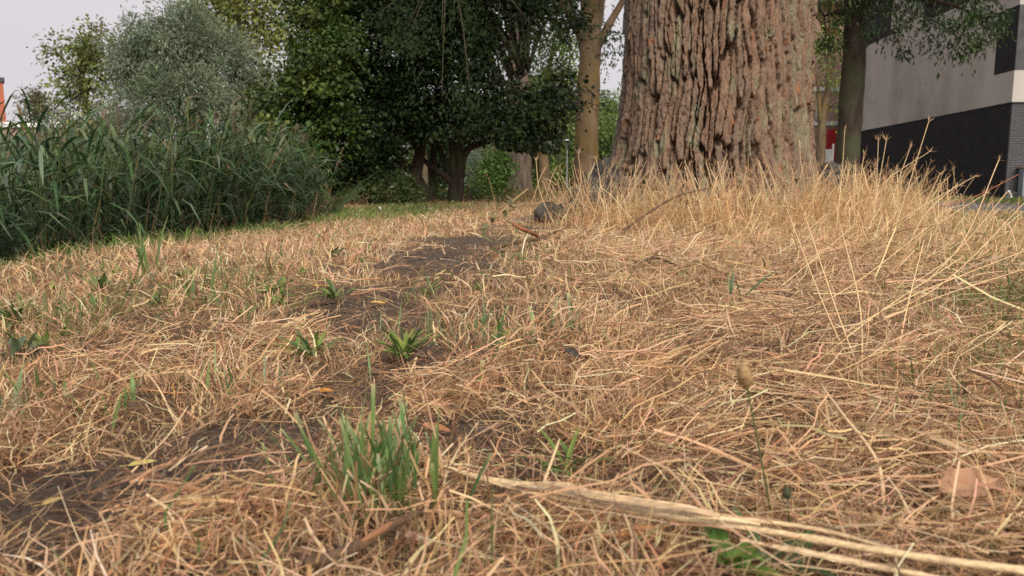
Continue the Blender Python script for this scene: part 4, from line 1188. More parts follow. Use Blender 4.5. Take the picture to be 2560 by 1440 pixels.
# near straws
NS = 'thick blurred straw standing in the hay close to the fallen reed stalk'
for k_, (pts, w_) in enumerate((([(1312, 1365, .62), (1345, 1250, .66), (1398, 1100, .72)], .0021), ([(1080, 1390, .6), (1050, 1300, .64), (985, 1215, .7)], .0022), ([(2210, 1330, .62), (2195, 1160, .68), (2110, 1040, .76), (2050, 960, .86)], .0028),
                                ([(2160, 1240, .68), (2120, 1120, .74), (2030, 1000, .84)], .0022), ([(1640, 1440, .55), (1600, 1360, .57), (1545, 1265, .6)], .0020), ([(2190, 1330, .6), (2100, 1190, .68), (2060, 980, .8)], .0018), ([(880, 1310, .64), (760, 1210, .70), (655, 1135, .76)], .0024),
                                ([(1620, 1120, .78), (1500, 1040, .86), (1420, 985, .95)], .0014), ([(2390, 1400, .55), (2480, 1330, .57), (2590, 1260, .6)], .0022), ([(1980, 1090, .8), (1900, 1030, .85), (1845, 990, .9)], .002), ([(440, 1060, .85), (390, 960, .9), (330, 900, 1.0)], .0016), ([(330, 1180, .72), (420, 1090, .8), (470, 1015, .86)], .0016))):
    own = {0: 'thick straw standing upright across the fallen reed stalk', 2: 'thick bent straw with a long tip beside the large brown leaf', 6: 'straw arching left out of the bright green tuft', 8: 'straw leaning right below the large brown leaf', 1: 'thick straw rising beside the peeling twig', 10: 'straw standing in the hay behind the dark soil patch with the yellow leaf', 11: 'slanting straw beside the yellow willow leaf'}.get(k_)
    if own:
        stalk('dry_straw', own, pts, w_ * .8, w_ * .5, (0.72, 0.52, 0.31), 0, 'thick straws standing in the near hay', False, 80 + k_)
        continue
    stalk('dry_straw', NS, pts, w_ * .8, w_ * .6, (0.68, 0.475, 0.275), 0, 'thick straws standing in the near hay', False, 80 + k_)

# the fallen reed stalk across the foreground
o0 = on(1500, 1235, .03)
t = thing('fallen_reed_stalk', 'long flattened pale reed stalk lying across the hay in the foreground', 'reed stalk', tuple(o0))


def fibre_mat():
    m, n, b = new_mat('fibrous_reed')
    a = n.nodes.new('ShaderNodeAttribute'); a.attribute_name = 'tint'
    tc = n.nodes.new('ShaderNodeTexCoord')
    mp = n.nodes.new('ShaderNodeMapping'); mp.inputs['Scale'].default_value = (14, 420, 420); mp.inputs['Rotation'].default_value = (0, 0, 0.25)
    n.links.new(tc.outputs['Object'], mp.inputs[0])
    no = n.nodes.new('ShaderNodeTexNoise'); no.inputs['Scale'].default_value = 1.0; no.inputs['Detail'].default_value = 5
    n.links.new(mp.outputs[0], no.inputs['Vector'])
    mr = n.nodes.new('ShaderNodeMapRange'); mr.inputs[1].default_value = 0.32; mr.inputs[2].default_value = 0.68; mr.inputs[3].default_value = 0.55; mr.inputs[4].default_value = 1.18
    n.links.new(no.outputs['Fac'], mr.inputs[0])
    vm = n.nodes.new('ShaderNodeVectorMath'); vm.operation = 'SCALE'
    n.links.new(a.outputs['Color'], vm.inputs[0]); n.links.new(mr.outputs[0], vm.inputs['Scale'])
    n.links.new(vm.outputs[0], b.inputs['Base Color']); b.inputs['Roughness'].default_value = 0.5
    bp = n.nodes.new('ShaderNodeBump'); bp.inputs['Strength'].default_value = 0.6; bp.inputs['Distance'].default_value = 0.001
    n.links.new(no.outputs['Fac'], bp.inputs['Height']); n.links.new(bp.outputs[0], b.inputs['Normal'])
    return m


M['fibre'] = fibre_mat()


def flat_strip(name, pts, w, col, parent, thick=.0012, seed=0, curl=.35):
    r = np.random.default_rng(seed)
    P = spline([pt(q) - o0 for q in pts], 26)
    W = np.interp(np.linspace(0, 1, 26), np.linspace(0, 1, len(w)), w)
    T_ = unit(np.gradient(P, axis=0)); up = np.array((0, -.45, 1.0))
    S = unit(np.cross(T_, up)); N = np.cross(S, T_)
    prof = np.linspace(-1, 1, 9)
    V = P[:, None, :] + S[:, None, :] * (W[:, None] * prof[None, :])[..., None] + N[:, None, :] * (curl * W[:, None] * (prof ** 2)[None, :] + r.normal(0, .0003, (26, 9)))[..., None]
    a = np.arange(25)[:, None] * 9 + np.arange(8)[None, :]
    q = np.stack((a, a + 1, a + 10, a + 9), -1).reshape(-1, 4)
    V = V.reshape(-1, 3)
    sh = np.exp(r.normal(-.05, .22, 9)); C = (np.asarray(col)[None, :] * np.tile(sh, 26)[:, None])
    return obj(name, np_mesh(name, V, [q], C, True), M['fibre'], parent)


PS = (0.70, 0.52, 0.30)
P = spline([pt(q) - o0 for q in ((1120, 1172, .03), (1300, 1225, .034), (1560, 1275, .036), (1900, 1325, .038), (2250, 1385, .04), (2600, 1432, .042))], 30)
obj('stem', tube('stem', P, np.interp(np.linspace(0, 1, 30), (0, .3, 1), (.0010, .0018, .0027)) * (1 + .35 * np.isin(np.arange(30), (9, 20))), 8, PS), M['fibre'], t)
flat_strip('leaf_sheath', [(1110, 1165, .032), (1230, 1200, .036), (1400, 1228, .040), (1560, 1262, .042), (1750, 1290, .043), (1900, 1310, .042)], [.0008, .0024, .0044, .0034, .002, .0008], (0.76, 0.57, 0.34), t, seed=1)
flat_strip('leaf_sheath', [(1250, 1215, .040), (1400, 1212, .046), (1490, 1240, .048), (1700, 1270, .046), (1850, 1300, .042)], [.0008, .0024, .004, .003, .001], (0.64, 0.45, 0.27), t, seed=2)
flat_strip('withered_leaf', [(1850, 1350, .034), (2000, 1380, .036), (2200, 1420, .036), (2400, 1455, .036)], [.001, .0026, .0024, .001], (0.66, 0.48, 0.29), t, seed=3)
obj('side_stem', tube('side_stem', spline([pt(q) - o0 for q in ((1560, 1248, .040), (1800, 1290, .040), (2050, 1325, .040), (2300, 1395, .040))], 16), np.linspace(.0022, .0014, 16), 6, (0.62, 0.44, 0.26)), M['fibre'], t)

# a second cut stalk further right
t2 = thing('cut_reed_piece', 'short flat piece of pale reed lying by the big brown leaf', 'reed stalk', tuple(on(2330, 1100, .03)))
o0 = on(2330, 1100, .03)
flat_strip('strip', [(2260, 1070, .03), (2330, 1095, .035), (2410, 1128, .03)], [.004, .006, .003], (0.55, 0.40, 0.24), t2, seed=4)

# ------------------------------------------------------------------ twigs
def twig(label, pts, r0, r1, mat='twig', group=None, forks=()):
    P = np.array([pt(q) for q in pts])
    t = thing('fallen_twig', label, 'twig', tuple(P[0]), 0, group)
    Q = spline(P - P[0], 24)
    obj('stem', tube('stem', Q, np.linspace(r0, r1, 24), 9, None, rough_fn(int(pts[0][0]), .16, 4)), M[mat], t)
    for f in forks:
        G = spline(np.array([pt(q) for q in f]) - P[0], 8)
        obj('side_shoot', tube('side_shoot', G, np.linspace(r1 * .9, r1 * .3, 8), 5), M[mat], t)
    return t


tw = twig('brown broken twig with peeling orange bark lying below the green tuft', [(760, 1410, .022), (850, 1385, .024), (930, 1345, .028), (990, 1308, .028), (1050, 1282, .024)], .0044, .003)
o_ = on(760, 1410, .022)
Pk = spline([pt(q) - o_ for q in ((905, 1358, .028), (950, 1332, .029), (1000, 1302, .028))], 8)
obj('peeled_patch', tube('peeled_patch', Pk + np.array((0, -.0016, .0020)), np.array([.0008, .002, .0026, .0028, .0028, .0026, .002, .0008]), 8, (0.30, 0.14, 0.07)), M['stalk'], tw)
twig('long dark curved twig lying on the soil left of the surface root', [(1230, 622, .03), (1290, 606, .04), (1350, 597, .04), (1400, 594, .03)], .009, .006, forks=([(1330, 600, .04), (1370, 588, .05), (1420, 568, .10)],))
twig('reddish broken twig poking up from the hay left of the surface root', [(1345, 590, .04), (1310, 574, .07), (1282, 560, .10)], .009, .007, 'twig_red')
twig('slim brown twig rising diagonally before the furrowed trunk', [(1560, 575, .03), (1640, 520, 4.05), (1700, 488, 4.15), (1770, 470, 4.25)], .007, .004)
twig('thin dark twig lying flat in the hay before the great tree', [(1590, 655, .05), (1640, 645, .06), (1690, 662, .05)], .005, .003, forks=([(1620, 650, .06), (1640, 635, .07), (1660, 618, .09)],))

# dried weed with shrivelled leaves
P0 = on(1205, 588, .0)
wd = thing('dried_weed', 'bent dry weed stalk with shrivelled dark leaves on the bare ridge', 'weed', tuple(P0))
Q = spline([at(*q) - P0 for q in ((1205, 588, P0[1]), (1235, 550, P0[1]), (1272, 512, P0[1]), (1310, 480, P0[1]), (1322, 472, P0[1]))], 20)
obj('stem', tube('stem', Q, np.linspace(.006, .003, 20), 6, (0.42, 0.30, 0.15)), M['stalk'], wd)
r_ = np.random.default_rng(5)
for k_ in range(11):
    b0 = Q[1 + k_] + r_.normal(0, .006, 3)
    d = unit(r_.normal(0, 1, (1, 3)) + np.array((0, 0, -.4)))
    obj('withered_leaf', merge('withered_leaf', [ribbons(b0[None], d, np.array([.04]), np.array([.026]), r_.normal(0, .5, (1, 3)), 4, pal([(0.10, 0.07, 0.04), (0.16, 0.12, 0.06), (0.2, 0.2, 0.1)], 1, r_), None, 'leaf', rng=r_)]), M['litter'], wd)

# ------------------------------------------------------------------ green tufts and weeds
def blade_mesh(name, L, W, bend, droop, col, tip, r, segs=7, cut=False, fold=.25, twist=0.0):
    """one channelled blade rising from the origin, arching towards +x"""
    t = np.linspace(0, 1, segs + 1)
    P = np.stack((L * (bend * t + droop * t ** 2 * .6), np.zeros_like(t), L * (t * math.sqrt(max(.05, 1 - bend ** 2)) - droop * t ** 2 * .55)), -1)
    T_ = unit(np.gradient(P, axis=0))
    ang = twist * t
    S = np.stack((np.sin(ang) * .5, np.cos(ang), np.zeros_like(t)), -1)
    S = unit(S); N = np.cross(S, T_)
    wp = np.minimum(1, .55 + 1.2 * t) * (np.ones_like(t) if cut else np.minimum(1, (1.04 - t) / .5))
    hw = .5 * W * wp
    V = np.stack((P - S * hw[:, None] + N * (fold * hw)[:, None], P, P + S * hw[:, None] + N * (fold * hw)[:, None]), 1).reshape(-1, 3)
    a = np.arange(segs)[:, None] * 3 + np.arange(2)[None, :]
    q = np.stack((a, a + 1, a + 4, a + 3), -1).reshape(-1, 4)
    tt = np.repeat(sst(.9, 1.05, t) if cut else t ** 3 * .4, 3)[:, None]
    C = np.asarray(col)[None] * (1 - tt) + np.asarray(tip)[None] * tt
    base = np.repeat(sst(.28, .0, t), 3)[:, None] * .75
    C = C * (1 - base) + np.array((0.45, 0.40, 0.22)) * base
    return np_mesh(name, V, [q], C, True)


def grass_tuft(label, px, py, n, h, w, spread, seed, cols, cut=True, dry=20, group=None):
    r = np.random.default_rng(seed)
    b = on(px, py, -.004)
    t = thing('grass_tuft', label, 'grass tuft', tuple(b), 0, group)
    for k_ in range(n):
        col = pal(cols, 1, r, .15)[0]
        ct = cut and r.random() < .6
        me = blade_mesh('blade', h * r.uniform(.4, 1.08), w * r.uniform(.45, 1.1), abs(r.normal(0, .30)), r.uniform(0, .4), col, (0.50, 0.44, 0.25) if ct else (0.30, 0.30, 0.12), r, cut=ct, twist=r.normal(0, .5))
        o = obj('blade', me, M['weed'], t, (r.normal(0, spread), r.normal(0, spread * .7), 0))
        o.rotation_euler = (0, 0, r.random() * 6.28)
    if dry:
        az = r.random(dry) * 6.283
        d = unit(np.stack((np.cos(az) * .6, np.sin(az) * .6, np.ones(dry)), -1))
        o = obj('dry_blades', merge('dry_blades', [ribbons(np.stack((r.normal(0, spread * 1.5, dry), r.normal(0, spread * 1.3, dry), np.zeros(dry)), -1), d, np.minimum(r.uniform(.3, .7, dry) * h, .075), np.minimum(r.uniform(.4, .9, dry) * w, .0032), r.normal(0, .3, (dry, 3)), 4, pal(STRAW, dry, r), None, 'grass', rng=r, kink=.03, blunt=.6)]), M['straw'], t)
        o['kind'] = 'stuff'
    return t


BG = [(0.13, 0.235, 0.07), (0.10, 0.195, 0.07), (0.17, 0.27, 0.085)]
BB = [(0.14, 0.22, 0.10), (0.16, 0.24, 0.12), (0.12, 0.19, 0.07)]
grass_tuft('upright bright green tuft of cut grass blades above the peeling twig', 940, 1290, 110, .098, .0046, .027, 1, BG, dry=260)
grass_tuft('green and straw coloured tuft in line with the bare soil strip', 1320, 905, 30, .115, .0075, .045, 2, BG + BB, dry=150)
grass_tuft('smaller green tuft growing out of the straw hump', 1415, 890, 16, .11, .006, .03, 3, BB, dry=120)
grass_tuft('bluish green leafy tuft at the edge of the near lawn', 60, 1075, 30, .10, .007, .05, 4, BB + [(0.12, 0.2, .05)], cut=False, dry=50)
grass_tuft('tall light green reed grass shoot standing alone on the mown lawn', 370, 705, 8, .24, .012, .02, 5, [(0.15, 0.23, .06), (.12, .2, .06)], cut=False, dry=10)
grass_tuft('fresh green shoots beside the lone reed grass', 475, 770, 9, .16, .010, .04, 6, [(0.13, 0.21, .06)], cut=False, dry=20)
grass_tuft('arching green grass leaves on the loose hay', 1835, 775, 5, .16, .009, .01, 7, [(0.09, 0.15, .06)], cut=False, dry=0)
grass_tuft('pale dry cut tuft between the green tuft and the straw hump', 1180, 990, 4, .06, .006, .03, 8, [(0.3, 0.3, .12)], dry=130)
for k_, (px, py) in enumerate(((250, 690), (560, 650), (150, 760), (640, 690), (1030, 760), (1200, 770), (330, 760), (720, 720), (590, 740), (90, 820), (200, 820), (500, 690), (430, 660), (2330, 760), (2420, 700), (2500, 820), (2380, 860), (2460, 940), (2250, 880), (2540, 1080), (2440, 1110), (2480, 640), (2540, 720), (2300, 650), (2350, 690), (2430, 780), (2510, 600), (2400, 620), (2550, 860), (2330, 930), (2500, 1010), (2400, 1040), (2280, 820), (2550, 660), (2450, 850))):
    left = px < 1300
    where = (('near the reed bank' if px < 220 else 'around the lone reed grass shoot' if px < 480 else 'between the reed grass shoot and the bare soil strip' if px < 800 else 'on the bare soil strip') if left
             else ('in the greener lawn towards the path' if py < 730 else 'among the long leaning straws' if py < 900 else 'in the greener lawn behind the large brown leaf'))
    grass_tuft('small green grass tuft ' + where, px, py, 12, .065, .004, .035, 30 + k_, [(0.13, 0.20, .055), (.11, .17, .055)], cut=False, dry=12,
               group='small green tufts on the dry lawn' if left else 'small green tufts in the greener lawn')


def rosette(label, px, py, n, L, W, seed, cols, up=.45, group=None, cat='plantain'):
    r = np.random.default_rng(seed)
    b = on(px, py, .008)
    t = thing('plantain', label, cat, tuple(b), 0, group)
    for k_ in range(n):
        ln = L * r.uniform(.6, 1.1); w_ = W * r.uniform(.7, 1.1); dr = r.uniform(.35, 1.1); bend = r.uniform(.6, .96) if r.random() > up else r.uniform(.25, .6)
        segs = 9
        tt = np.linspace(0, 1, segs + 1)
        P = np.stack((ln * (bend * tt + .1 * tt ** 2), ln * r.normal(0, .12) * tt ** 2, ln * (tt * math.sqrt(max(.02, 1 - bend ** 2)) - dr * .5 * tt ** 2) + .006), -1)
        T_ = unit(np.gradient(P, axis=0)); S = np.tile(np.array((0.0, 1, 0)), (segs + 1, 1)); N = np.cross(T_, S)
        hw = .5 * w_ * (np.sin(np.pi * np.clip(tt, 0, 1) ** .8) ** .8 * .9 + .1); hw[-1] = .0004
        wav = .18 * np.sin(tt * 16 + r.random() * 6)
        prof = np.array((-1, -.5, 0, .5, 1.0))
        Z = np.abs(prof)[None, :] * .30 * hw[:, None] + (prof[None, :] * wav[:, None]) * hw[:, None] * .8
        V = P[:, None] + S[:, None] * (hw[:, None] * prof[None, :])[..., None] + N[:, None] * Z[..., None]
        a = np.arange(segs)[:, None] * 5 + np.arange(4)[None, :]
        q = np.stack((a, a + 1, a + 6, a + 5), -1).reshape(-1, 4)
        c = pal(cols, 1, r, .15)[0]
        rib = np.tile(np.array((1, 1.08, .8, 1.08, 1))[:, None], (segs + 1, 1))
        me = np_mesh('leaf', V.reshape(-1, 3), [q], np.tile(c, ((segs + 1) * 5, 1)) * rib, True)
        o = obj('leaf', me, M['weed'], t, (r.normal(0, .006), r.normal(0, .006), 0))
        o.rotation_euler = (0, 0, r.random() * 6.283)
    return t


PG = [(0.14, 0.22, 0.05), (0.18, 0.26, 0.055), (0.11, 0.18, 0.05)]
for lb_, px, py, n_t in (('soft green grass patch behind the ribwort plantains', 1110, 850, 40), ('loose green grass patch beside the lone reed grass shoot', 300, 730, 44), ('green grass patch right of the lone reed grass shoot', 560, 715, 40), ('thin green grass patch at the lawn edge near the reeds', 110, 800, 40), ('low green grass patch left of the straw hump', 1250, 900, 44), ('pale green grass patch in the pale hay left of the low plantain', 560, 1000, 26)):
    grass_tuft(lb_, px, py, n_t, .075, .0042, .07, px, BG + BB, cut=False, dry=30)
rosette('ribwort plantain with narrow ribbed leaves beside the bare soil, next to the green hump', 1010, 905, 26, .085, .0078, 1, PG, .5)
rosette('ribwort plantain spreading narrow leaves low over brown soil', 775, 905, 20, .085, .0078, 2, PG, .25)
rosette('broad leaved plantain with one pale upright leaf at the soil strip', 830, 755, 14, .08, .012, 3, PG + [(.16, .2, .08)], .5)
rosette('flat dark green weed rosette on the far dry lawn', 835, 650, 18, .10, .014, 4, [(0.10, 0.16, .05), (.13, .19, .055)], .3)
rosette('weed patch with curled dark leaves left of the reed grass shoot', 255, 730, 22, .08, .012, 5, [(0.11, 0.17, .05), (.14, .2, .055)], .3)
rosette('dark curled plantain leaves at the lawn edge before the reeds', 35, 820, 20, .08, .012, 6, [(0.10, 0.16, .05), (.13, .19, .06)], .3)
rosette('greyish plantain leaves half buried in pale hay', 50, 915, 14, .08, .014, 7, [(0.12, 0.16, .08)], .3)
rosette('green weed rosette right of the fresh shoots', 690, 745, 16, .085, .014, 8, PG, .4)
rosette('small narrow leaved weed on the soil strip', 1070, 745, 12, .065, .009, 9, PG, .5)
rosette('glossy bright green leaf clump under the fallen reed stalk', 1840, 1455, 7, .042, .017, 10, [(0.10, 0.20, .03), (.12, .22, .035)], .4)
rosette('long dark ribbed leaves of the plantain carrying the seed heads', 1950, 1440, 8, .05, .0085, 11, [(0.07, 0.13, .05), (.08, .15, .055)], .0)
for k_, (px, py) in enumerate(((560, 740), (460, 700), (170, 790), (340, 720), (610, 800), (210, 700), (1200, 735), (100, 870), (760, 690), (900, 660), (550, 620), (1410, 1200), (60, 770), (130, 730), (290, 690), (380, 770), (420, 730), (520, 770), (240, 780), (20, 860), (640, 720), (590, 690), (320, 660), (700, 770), (150, 850), (470, 650), (780, 640), (1240, 880), (1700, 700), (2300, 700), (2400, 760))):
    where = ('near the reed bank' if px < 220 else 'around the lone reed grass shoot' if px < 450 else 'between the reed grass shoot and the bare soil strip' if px < 740 else 'on the bare soil strip' if px < 1300
             else 'just behind the fallen reed stalk' if px < 1500 else 'in the loose hay before the great tree' if px < 2000 else 'in the greener lawn right of the tall dry grass')
    rosette('little green weed rosette ' + where, px, py, 9, .05, .0075, 40 + k_, PG, .25, 'little weed rosettes in the stubble')

# ribwort seed heads
def seedhead(label, pts, hw, hl, col, headcol, seed):
    r = np.random.default_rng(seed)
    P = np.array([at(*q) for q in pts])
    t = thing('plantain_flower', label, 'plantain', tuple(P[0]))
    Q = spline(P - P[0], 16)
    obj('stem', tube('stem', Q, np.linspace(.0007, .0006, 16), 6, col), M['weed'], t)
    dr = unit(Q[-1] - Q[-2])
    hp = Q[-1][None] + dr[None] * np.linspace(-.1, 1, 12)[:, None] * hl
    obj('seed_head', tube('seed_head', hp, hw * np.sin(np.linspace(.25, 2.9, 12)) ** .7, 12, headcol, rough_fn(seed, .35, 6)), M['litter'], t)
    n = 150
    tt = r.random(n)
    b0 = Q[-1] + dr * (tt * hl)[:, None]
    sd2 = unit(r.normal(0, 1, (n, 3)) + dr * .3)
    obj('bristles', merge('bristles', [ribbons(b0 + sd2 * hw * .8, sd2, np.full(n, hw * .55), np.full(n, .0006), r.normal(0, .2, (n, 3)), 1, pal([headcol, (0.5, 0.38, 0.2)], n, r), rng=r)]), M['straw'], t)['kind'] = 'stuff'


seedhead('brown bristly ribwort seed head on a thin green stem above the hay', [(1935, 1330, .56), (1905, 1160, .535), (1880, 1030, .52), (1867, 962, .515)], .0052, .015, (0.15, 0.20, .08), (0.42, 0.28, .14), 1)
seedhead('small dark green closed ribwort bud below the brown seed head', [(1985, 1440, .53), (1975, 1320, .535), (1968, 1245, .535)], .0032, .0085, (0.09, 0.14, .05), (0.07, 0.075, .045), 2)

# ------------------------------------------------------------------ fallen leaves
def fallen(label, px, py, L, W, rz, col, seed, lift=.012, tilt=(0.2, 0.1), lobed=False):
    r = np.random.default_rng(seed)
    g = gnd(px, py); z = gz(g[0], g[1]) + lift
    g = gnd(px, py, z)
    nu, nv = 11, 7
    u = np.linspace(0, 1, nu); v = np.linspace(-1, 1, nv)
    wp = np.sin(np.pi * u ** .85) ** .75
    if lobed:
        wp = wp * (1 + .18 * np.sin(u * 19))
    wp[0] = wp[-1] = .03
    U, Vv_ = np.meshgrid(u, v, indexing='ij')
    X = (U - .5) * L; Y_ = Vv_ * wp[:, None] * W / 2
    Zz = .16 * W * Vv_ ** 2 * wp[:, None] + .10 * L * (U - .5) ** 2 * r.uniform(-1, 1.5) + (fbm(U * 4 + seed, Vv_ * 3, seed) - .5) * .16 * W
    a = np.arange(nu - 1)[:, None] * nv + np.arange(nv - 1)[None, :]
    q = np.stack((a, a + nv, a + nv + 1, a + 1), -1).reshape(-1, 4)
    cc = np.tile(np.asarray(col, float), (nu * nv, 1)) * np.exp(r.normal(0, .05, (nu * nv, 1)))
    cc[np.abs(Vv_).ravel() < .1] *= 1.2
    cc[(np.arange(nu * nv) // nv) % 3 == 1] *= 0.86
    t = thing('fallen_leaf', label, 'leaf', tuple(g))
    t.rotation_euler = (tilt[0], tilt[1], rz)
    obj('leaf_blade', np_mesh('leaf_blade', np.stack((X, Y_, Zz), -1), [q], cc, True), M['litter'], t)
    obj('leaf_stalk', tube('leaf_stalk', np.array(((-L * .5, 0, .02 * L), (-L * .62, .01 * L, .01 * L), (-L * .75, .04 * L, 0.03 * L))), np.array((.0007, .0006, .0005)), 5, np.asarray(col) * .8), M['litter'], t)


fallen('large pinkish brown curled leaf on the hay right of the bent straw', 2425, 1215, .058, .032, .3, (0.45, 0.27, 0.165), 1, .034, (.28, -.08), True)
fallen('slim yellow willow leaf on dark soil', 356, 1158, .028, .009, .9, (0.55, 0.47, 0.17), 2)
fallen('narrow tan leaf upright on the soil below the yellow willow leaf', 132, 1252, .022, .006, 1.3, (0.50, 0.36, 0.15), 3)
fallen('small orange leaf on the dry thatch near the low plantain', 812, 978, .022, .013, .4, (0.60, 0.28, 0.06), 4)
fallen('yellow leaf scrap at the broad leaved plantain', 797, 715, .030, .020, .8, (0.60, 0.38, 0.08), 5)
fallen('tiny yellow leaf on the bare soil strip', 945, 757, .035, .016, .1, (0.55, 0.35, 0.10), 6)
fallen('reddish brown crumpled leaf in the hay', 1620, 1010, .05, .020, .2, (0.42, 0.20, 0.10), 7, .02)
fallen('dark shrivelled leaf draped over the straw hump', 1430, 880, .035, .012, -.9, (0.07, 0.06, 0.055), 8, .045, (.5, .3))
fallen('rust brown leaf tucked behind the green tuft', 1090, 1070, .035, .012, -.4, (0.42, 0.20, 0.10), 9)
fallen('pale folded leaf beside the bent straw', 2210, 1090, .035, .012, .7, (0.36, 0.33, 0.20), 10, .03)
fallen('dark brown flat leaf piece on the soil near the yellow willow leaf', 375, 1190, .024, .012, .1, (0.15, 0.08, 0.05), 11)
fallen('curled orange brown strip bending by the fallen reed stalk', 1600, 1330, .045, .011, .5, (0.58, 0.30, 0.13), 12, .02)
fallen('orange red leaf fragment right of the tall straws', 2500, 960, .04, .02, .6, (0.48, 0.17, 0.08), 13, .01)
fallen('pinkish leaf caught among the stalks near the path', 2235, 527, .10, .08, .4, (0.55, 0.30, 0.20), 14, .10, (.8, .2))
fallen('small pink brown leaf below the peeling twig', 1040, 1345, .022, .010, -.3, (0.42, 0.25, 0.2), 15)

# ------------------------------------------------------------------ buildings
M['stucco'] = noisy_mat('off_white_render', (0.42, 0.395, 0.37), (0.50, 0.47, 0.445), 1.2, 0.9, 0.0, 80, (1, 1, 0.2), (0.36, 0.335, 0.31), 0.6)
M['charcoal'] = noisy_mat('charcoal_render', (0.022, 0.021, 0.025), (0.03, 0.029, 0.033), 2, 0.85, 0.2, 80)
M['glass'] = new_mat('window_glass')[0]
g_ = M['glass'].node_tree.nodes['Principled BSDF']
g_.inputs['Base Color'].default_value = (0.03, 0.035, 0.04, 1); g_.inputs['Roughness'].default_value = 0.06


def brick_mat(name, c1, c2, mort, bw=0.21, bh=0.063, gap=0.010):
    m, n, b = new_mat(name)
    tc = n.nodes.new('ShaderNodeTexCoord')
    sx = n.nodes.new('ShaderNodeSeparateXYZ'); n.links.new(tc.outputs['Object'], sx.inputs[0])
    ad = n.nodes.new('ShaderNodeMath'); ad.operation = 'ADD'
    n.links.new(sx.outputs[0], ad.inputs[0]); n.links.new(sx.outputs[1], ad.inputs[1])
    cb = n.nodes.new('ShaderNodeCombineXYZ'); n.links.new(ad.outputs[0], cb.inputs[0]); n.links.new(sx.outputs[2], cb.inputs[1])
    bt = n.nodes.new('ShaderNodeTexBrick')
    bt.inputs['Scale'].default_value = 1.0; bt.inputs['Brick Width'].default_value = bw; bt.inputs['Row Height'].default_value = bh; bt.inputs['Mortar Size'].default_value = gap
    bt.inputs['Color1'].default_value = (*c1, 1); bt.inputs['Color2'].default_value = (*c2, 1); bt.inputs['Mortar'].default_value = (*mort, 1)
    n.links.new(cb.outputs[0], bt.inputs['Vector']); n.links.new(bt.outputs['Color'], b.inputs['Base Color'])
    b.inputs['Roughness'].default_value = 0.9
    bp = n.nodes.new('ShaderNodeBump'); bp.inputs['Strength'].default_value = 0.8; bp.inputs['Distance'].default_value = 0.01; bp.invert = True
    n.links.new(bt.outputs['Fac'], bp.inputs['Height']); n.links.new(bp.outputs[0], b.inputs['Normal'])
    return m


M['brick_dark'] = brick_mat('charcoal_painted_brick', (0.075, 0.073, 0.085), (0.095, 0.092, 0.105), (0.045, 0.044, 0.05))
M['brick_red'] = brick_mat('pink_red_brick', (0.42, 0.22, 0.16), (0.36, 0.19, 0.14), (0.40, 0.34, 0.30))
M['brick_tan'] = brick_mat('tan_brick', (0.48, 0.32, 0.20), (0.42, 0.28, 0.18), (0.45, 0.4, 0.34))
M['white'] = noisy_mat('white_paint', (0.72, 0.71, 0.70), (0.80, 0.79, 0.78), 3, 0.6, 0.05, 40)
M['red'] = noisy_mat('red_door_paint', (0.46, 0.035, 0.04), (0.54, 0.05, 0.05), 2, 0.5, 0.05, 40)
M['orange'] = noisy_mat('orange_render', (0.36, 0.11, 0.065), (0.42, 0.135, 0.08), 1, 0.85, 0.1, 60)
M['slate'] = noisy_mat('dark_trim', (0.06, 0.06, 0.065), (0.10, 0.10, 0.105), 3, 0.7, 0.1, 40)
M['metal'] = noisy_mat('galvanised_metal', (0.42, 0.44, 0.46), (0.52, 0.54, 0.56), 6, 0.45, 0.05, 40)
M['bluegrey'] = noisy_mat('blue_grey_paint', (0.20, 0.24, 0.28), (0.27, 0.31, 0.35), 4, 0.6, 0.05, 40)

cx, cy = 13.38, 21.0
ang = math.atan2(0.9, 13.0)
blk = thing('apartment_block', 'modern off white building with charcoal base and dark wall panels beyond the path', 'building', (cx, cy, 0), -ang)
obj('plinth', box_mesh('plinth', [(0, 13, 0, 12.3, -0.2, 2.53)]), M['brick_dark'], blk)
obj('base_coat', box_mesh('base_coat', [(-0.02, -0.004, 0.012, 12.3, -0.2, 2.53)]), M['charcoal'], blk)
obj('wall', box_mesh('wall', [(-0.035, 13, -0.035, 12.33, 2.55, 9.2)]), M['stucco'], blk)
obj('wall_panel', box_mesh('wall_panel', [(-0.043, -0.03, -0.043, 0.95, 3.38, 5.05)]), M['charcoal'], blk)
obj('wall_panel', box_mesh('wall_panel', [(-0.029, 1.1, -0.044, -0.03, 3.38, 5.05)]), M['slate'], blk)
obj('wall_panel', box_mesh('wall_panel', [(-0.043, -0.03, 8.2, 12.2, 5.85, 8.0)]), M['charcoal'], blk)
obj('wall_panel', box_mesh('wall_panel', [(-0.043, -0.03, 2.6, 5.6, 5.75, 7.6)]), M['charcoal'], blk)
w1 = obj('window', box_mesh('window', [(1.6, 3.2, -0.06, -0.03, 3.4, 5.0)]), M['slate'], blk)
obj('pane', box_mesh('pane', [(1.68, 2.36, -0.068, -0.058, 3.48, 4.92), (2.44, 3.12, -0.068, -0.058, 3.48, 4.92)]), M['glass'], w1)
obj('roof_edge', box_mesh('roof_edge', [(-0.1, 13.05, -0.1, 12.4, 9.2, 9.42)]), M['slate'], blk)
obj('drip_edge', box_mesh('drip_edge', [(-0.045, 13.01, -0.045, 12.34, 2.532, 2.549)]), M['slate'], blk)

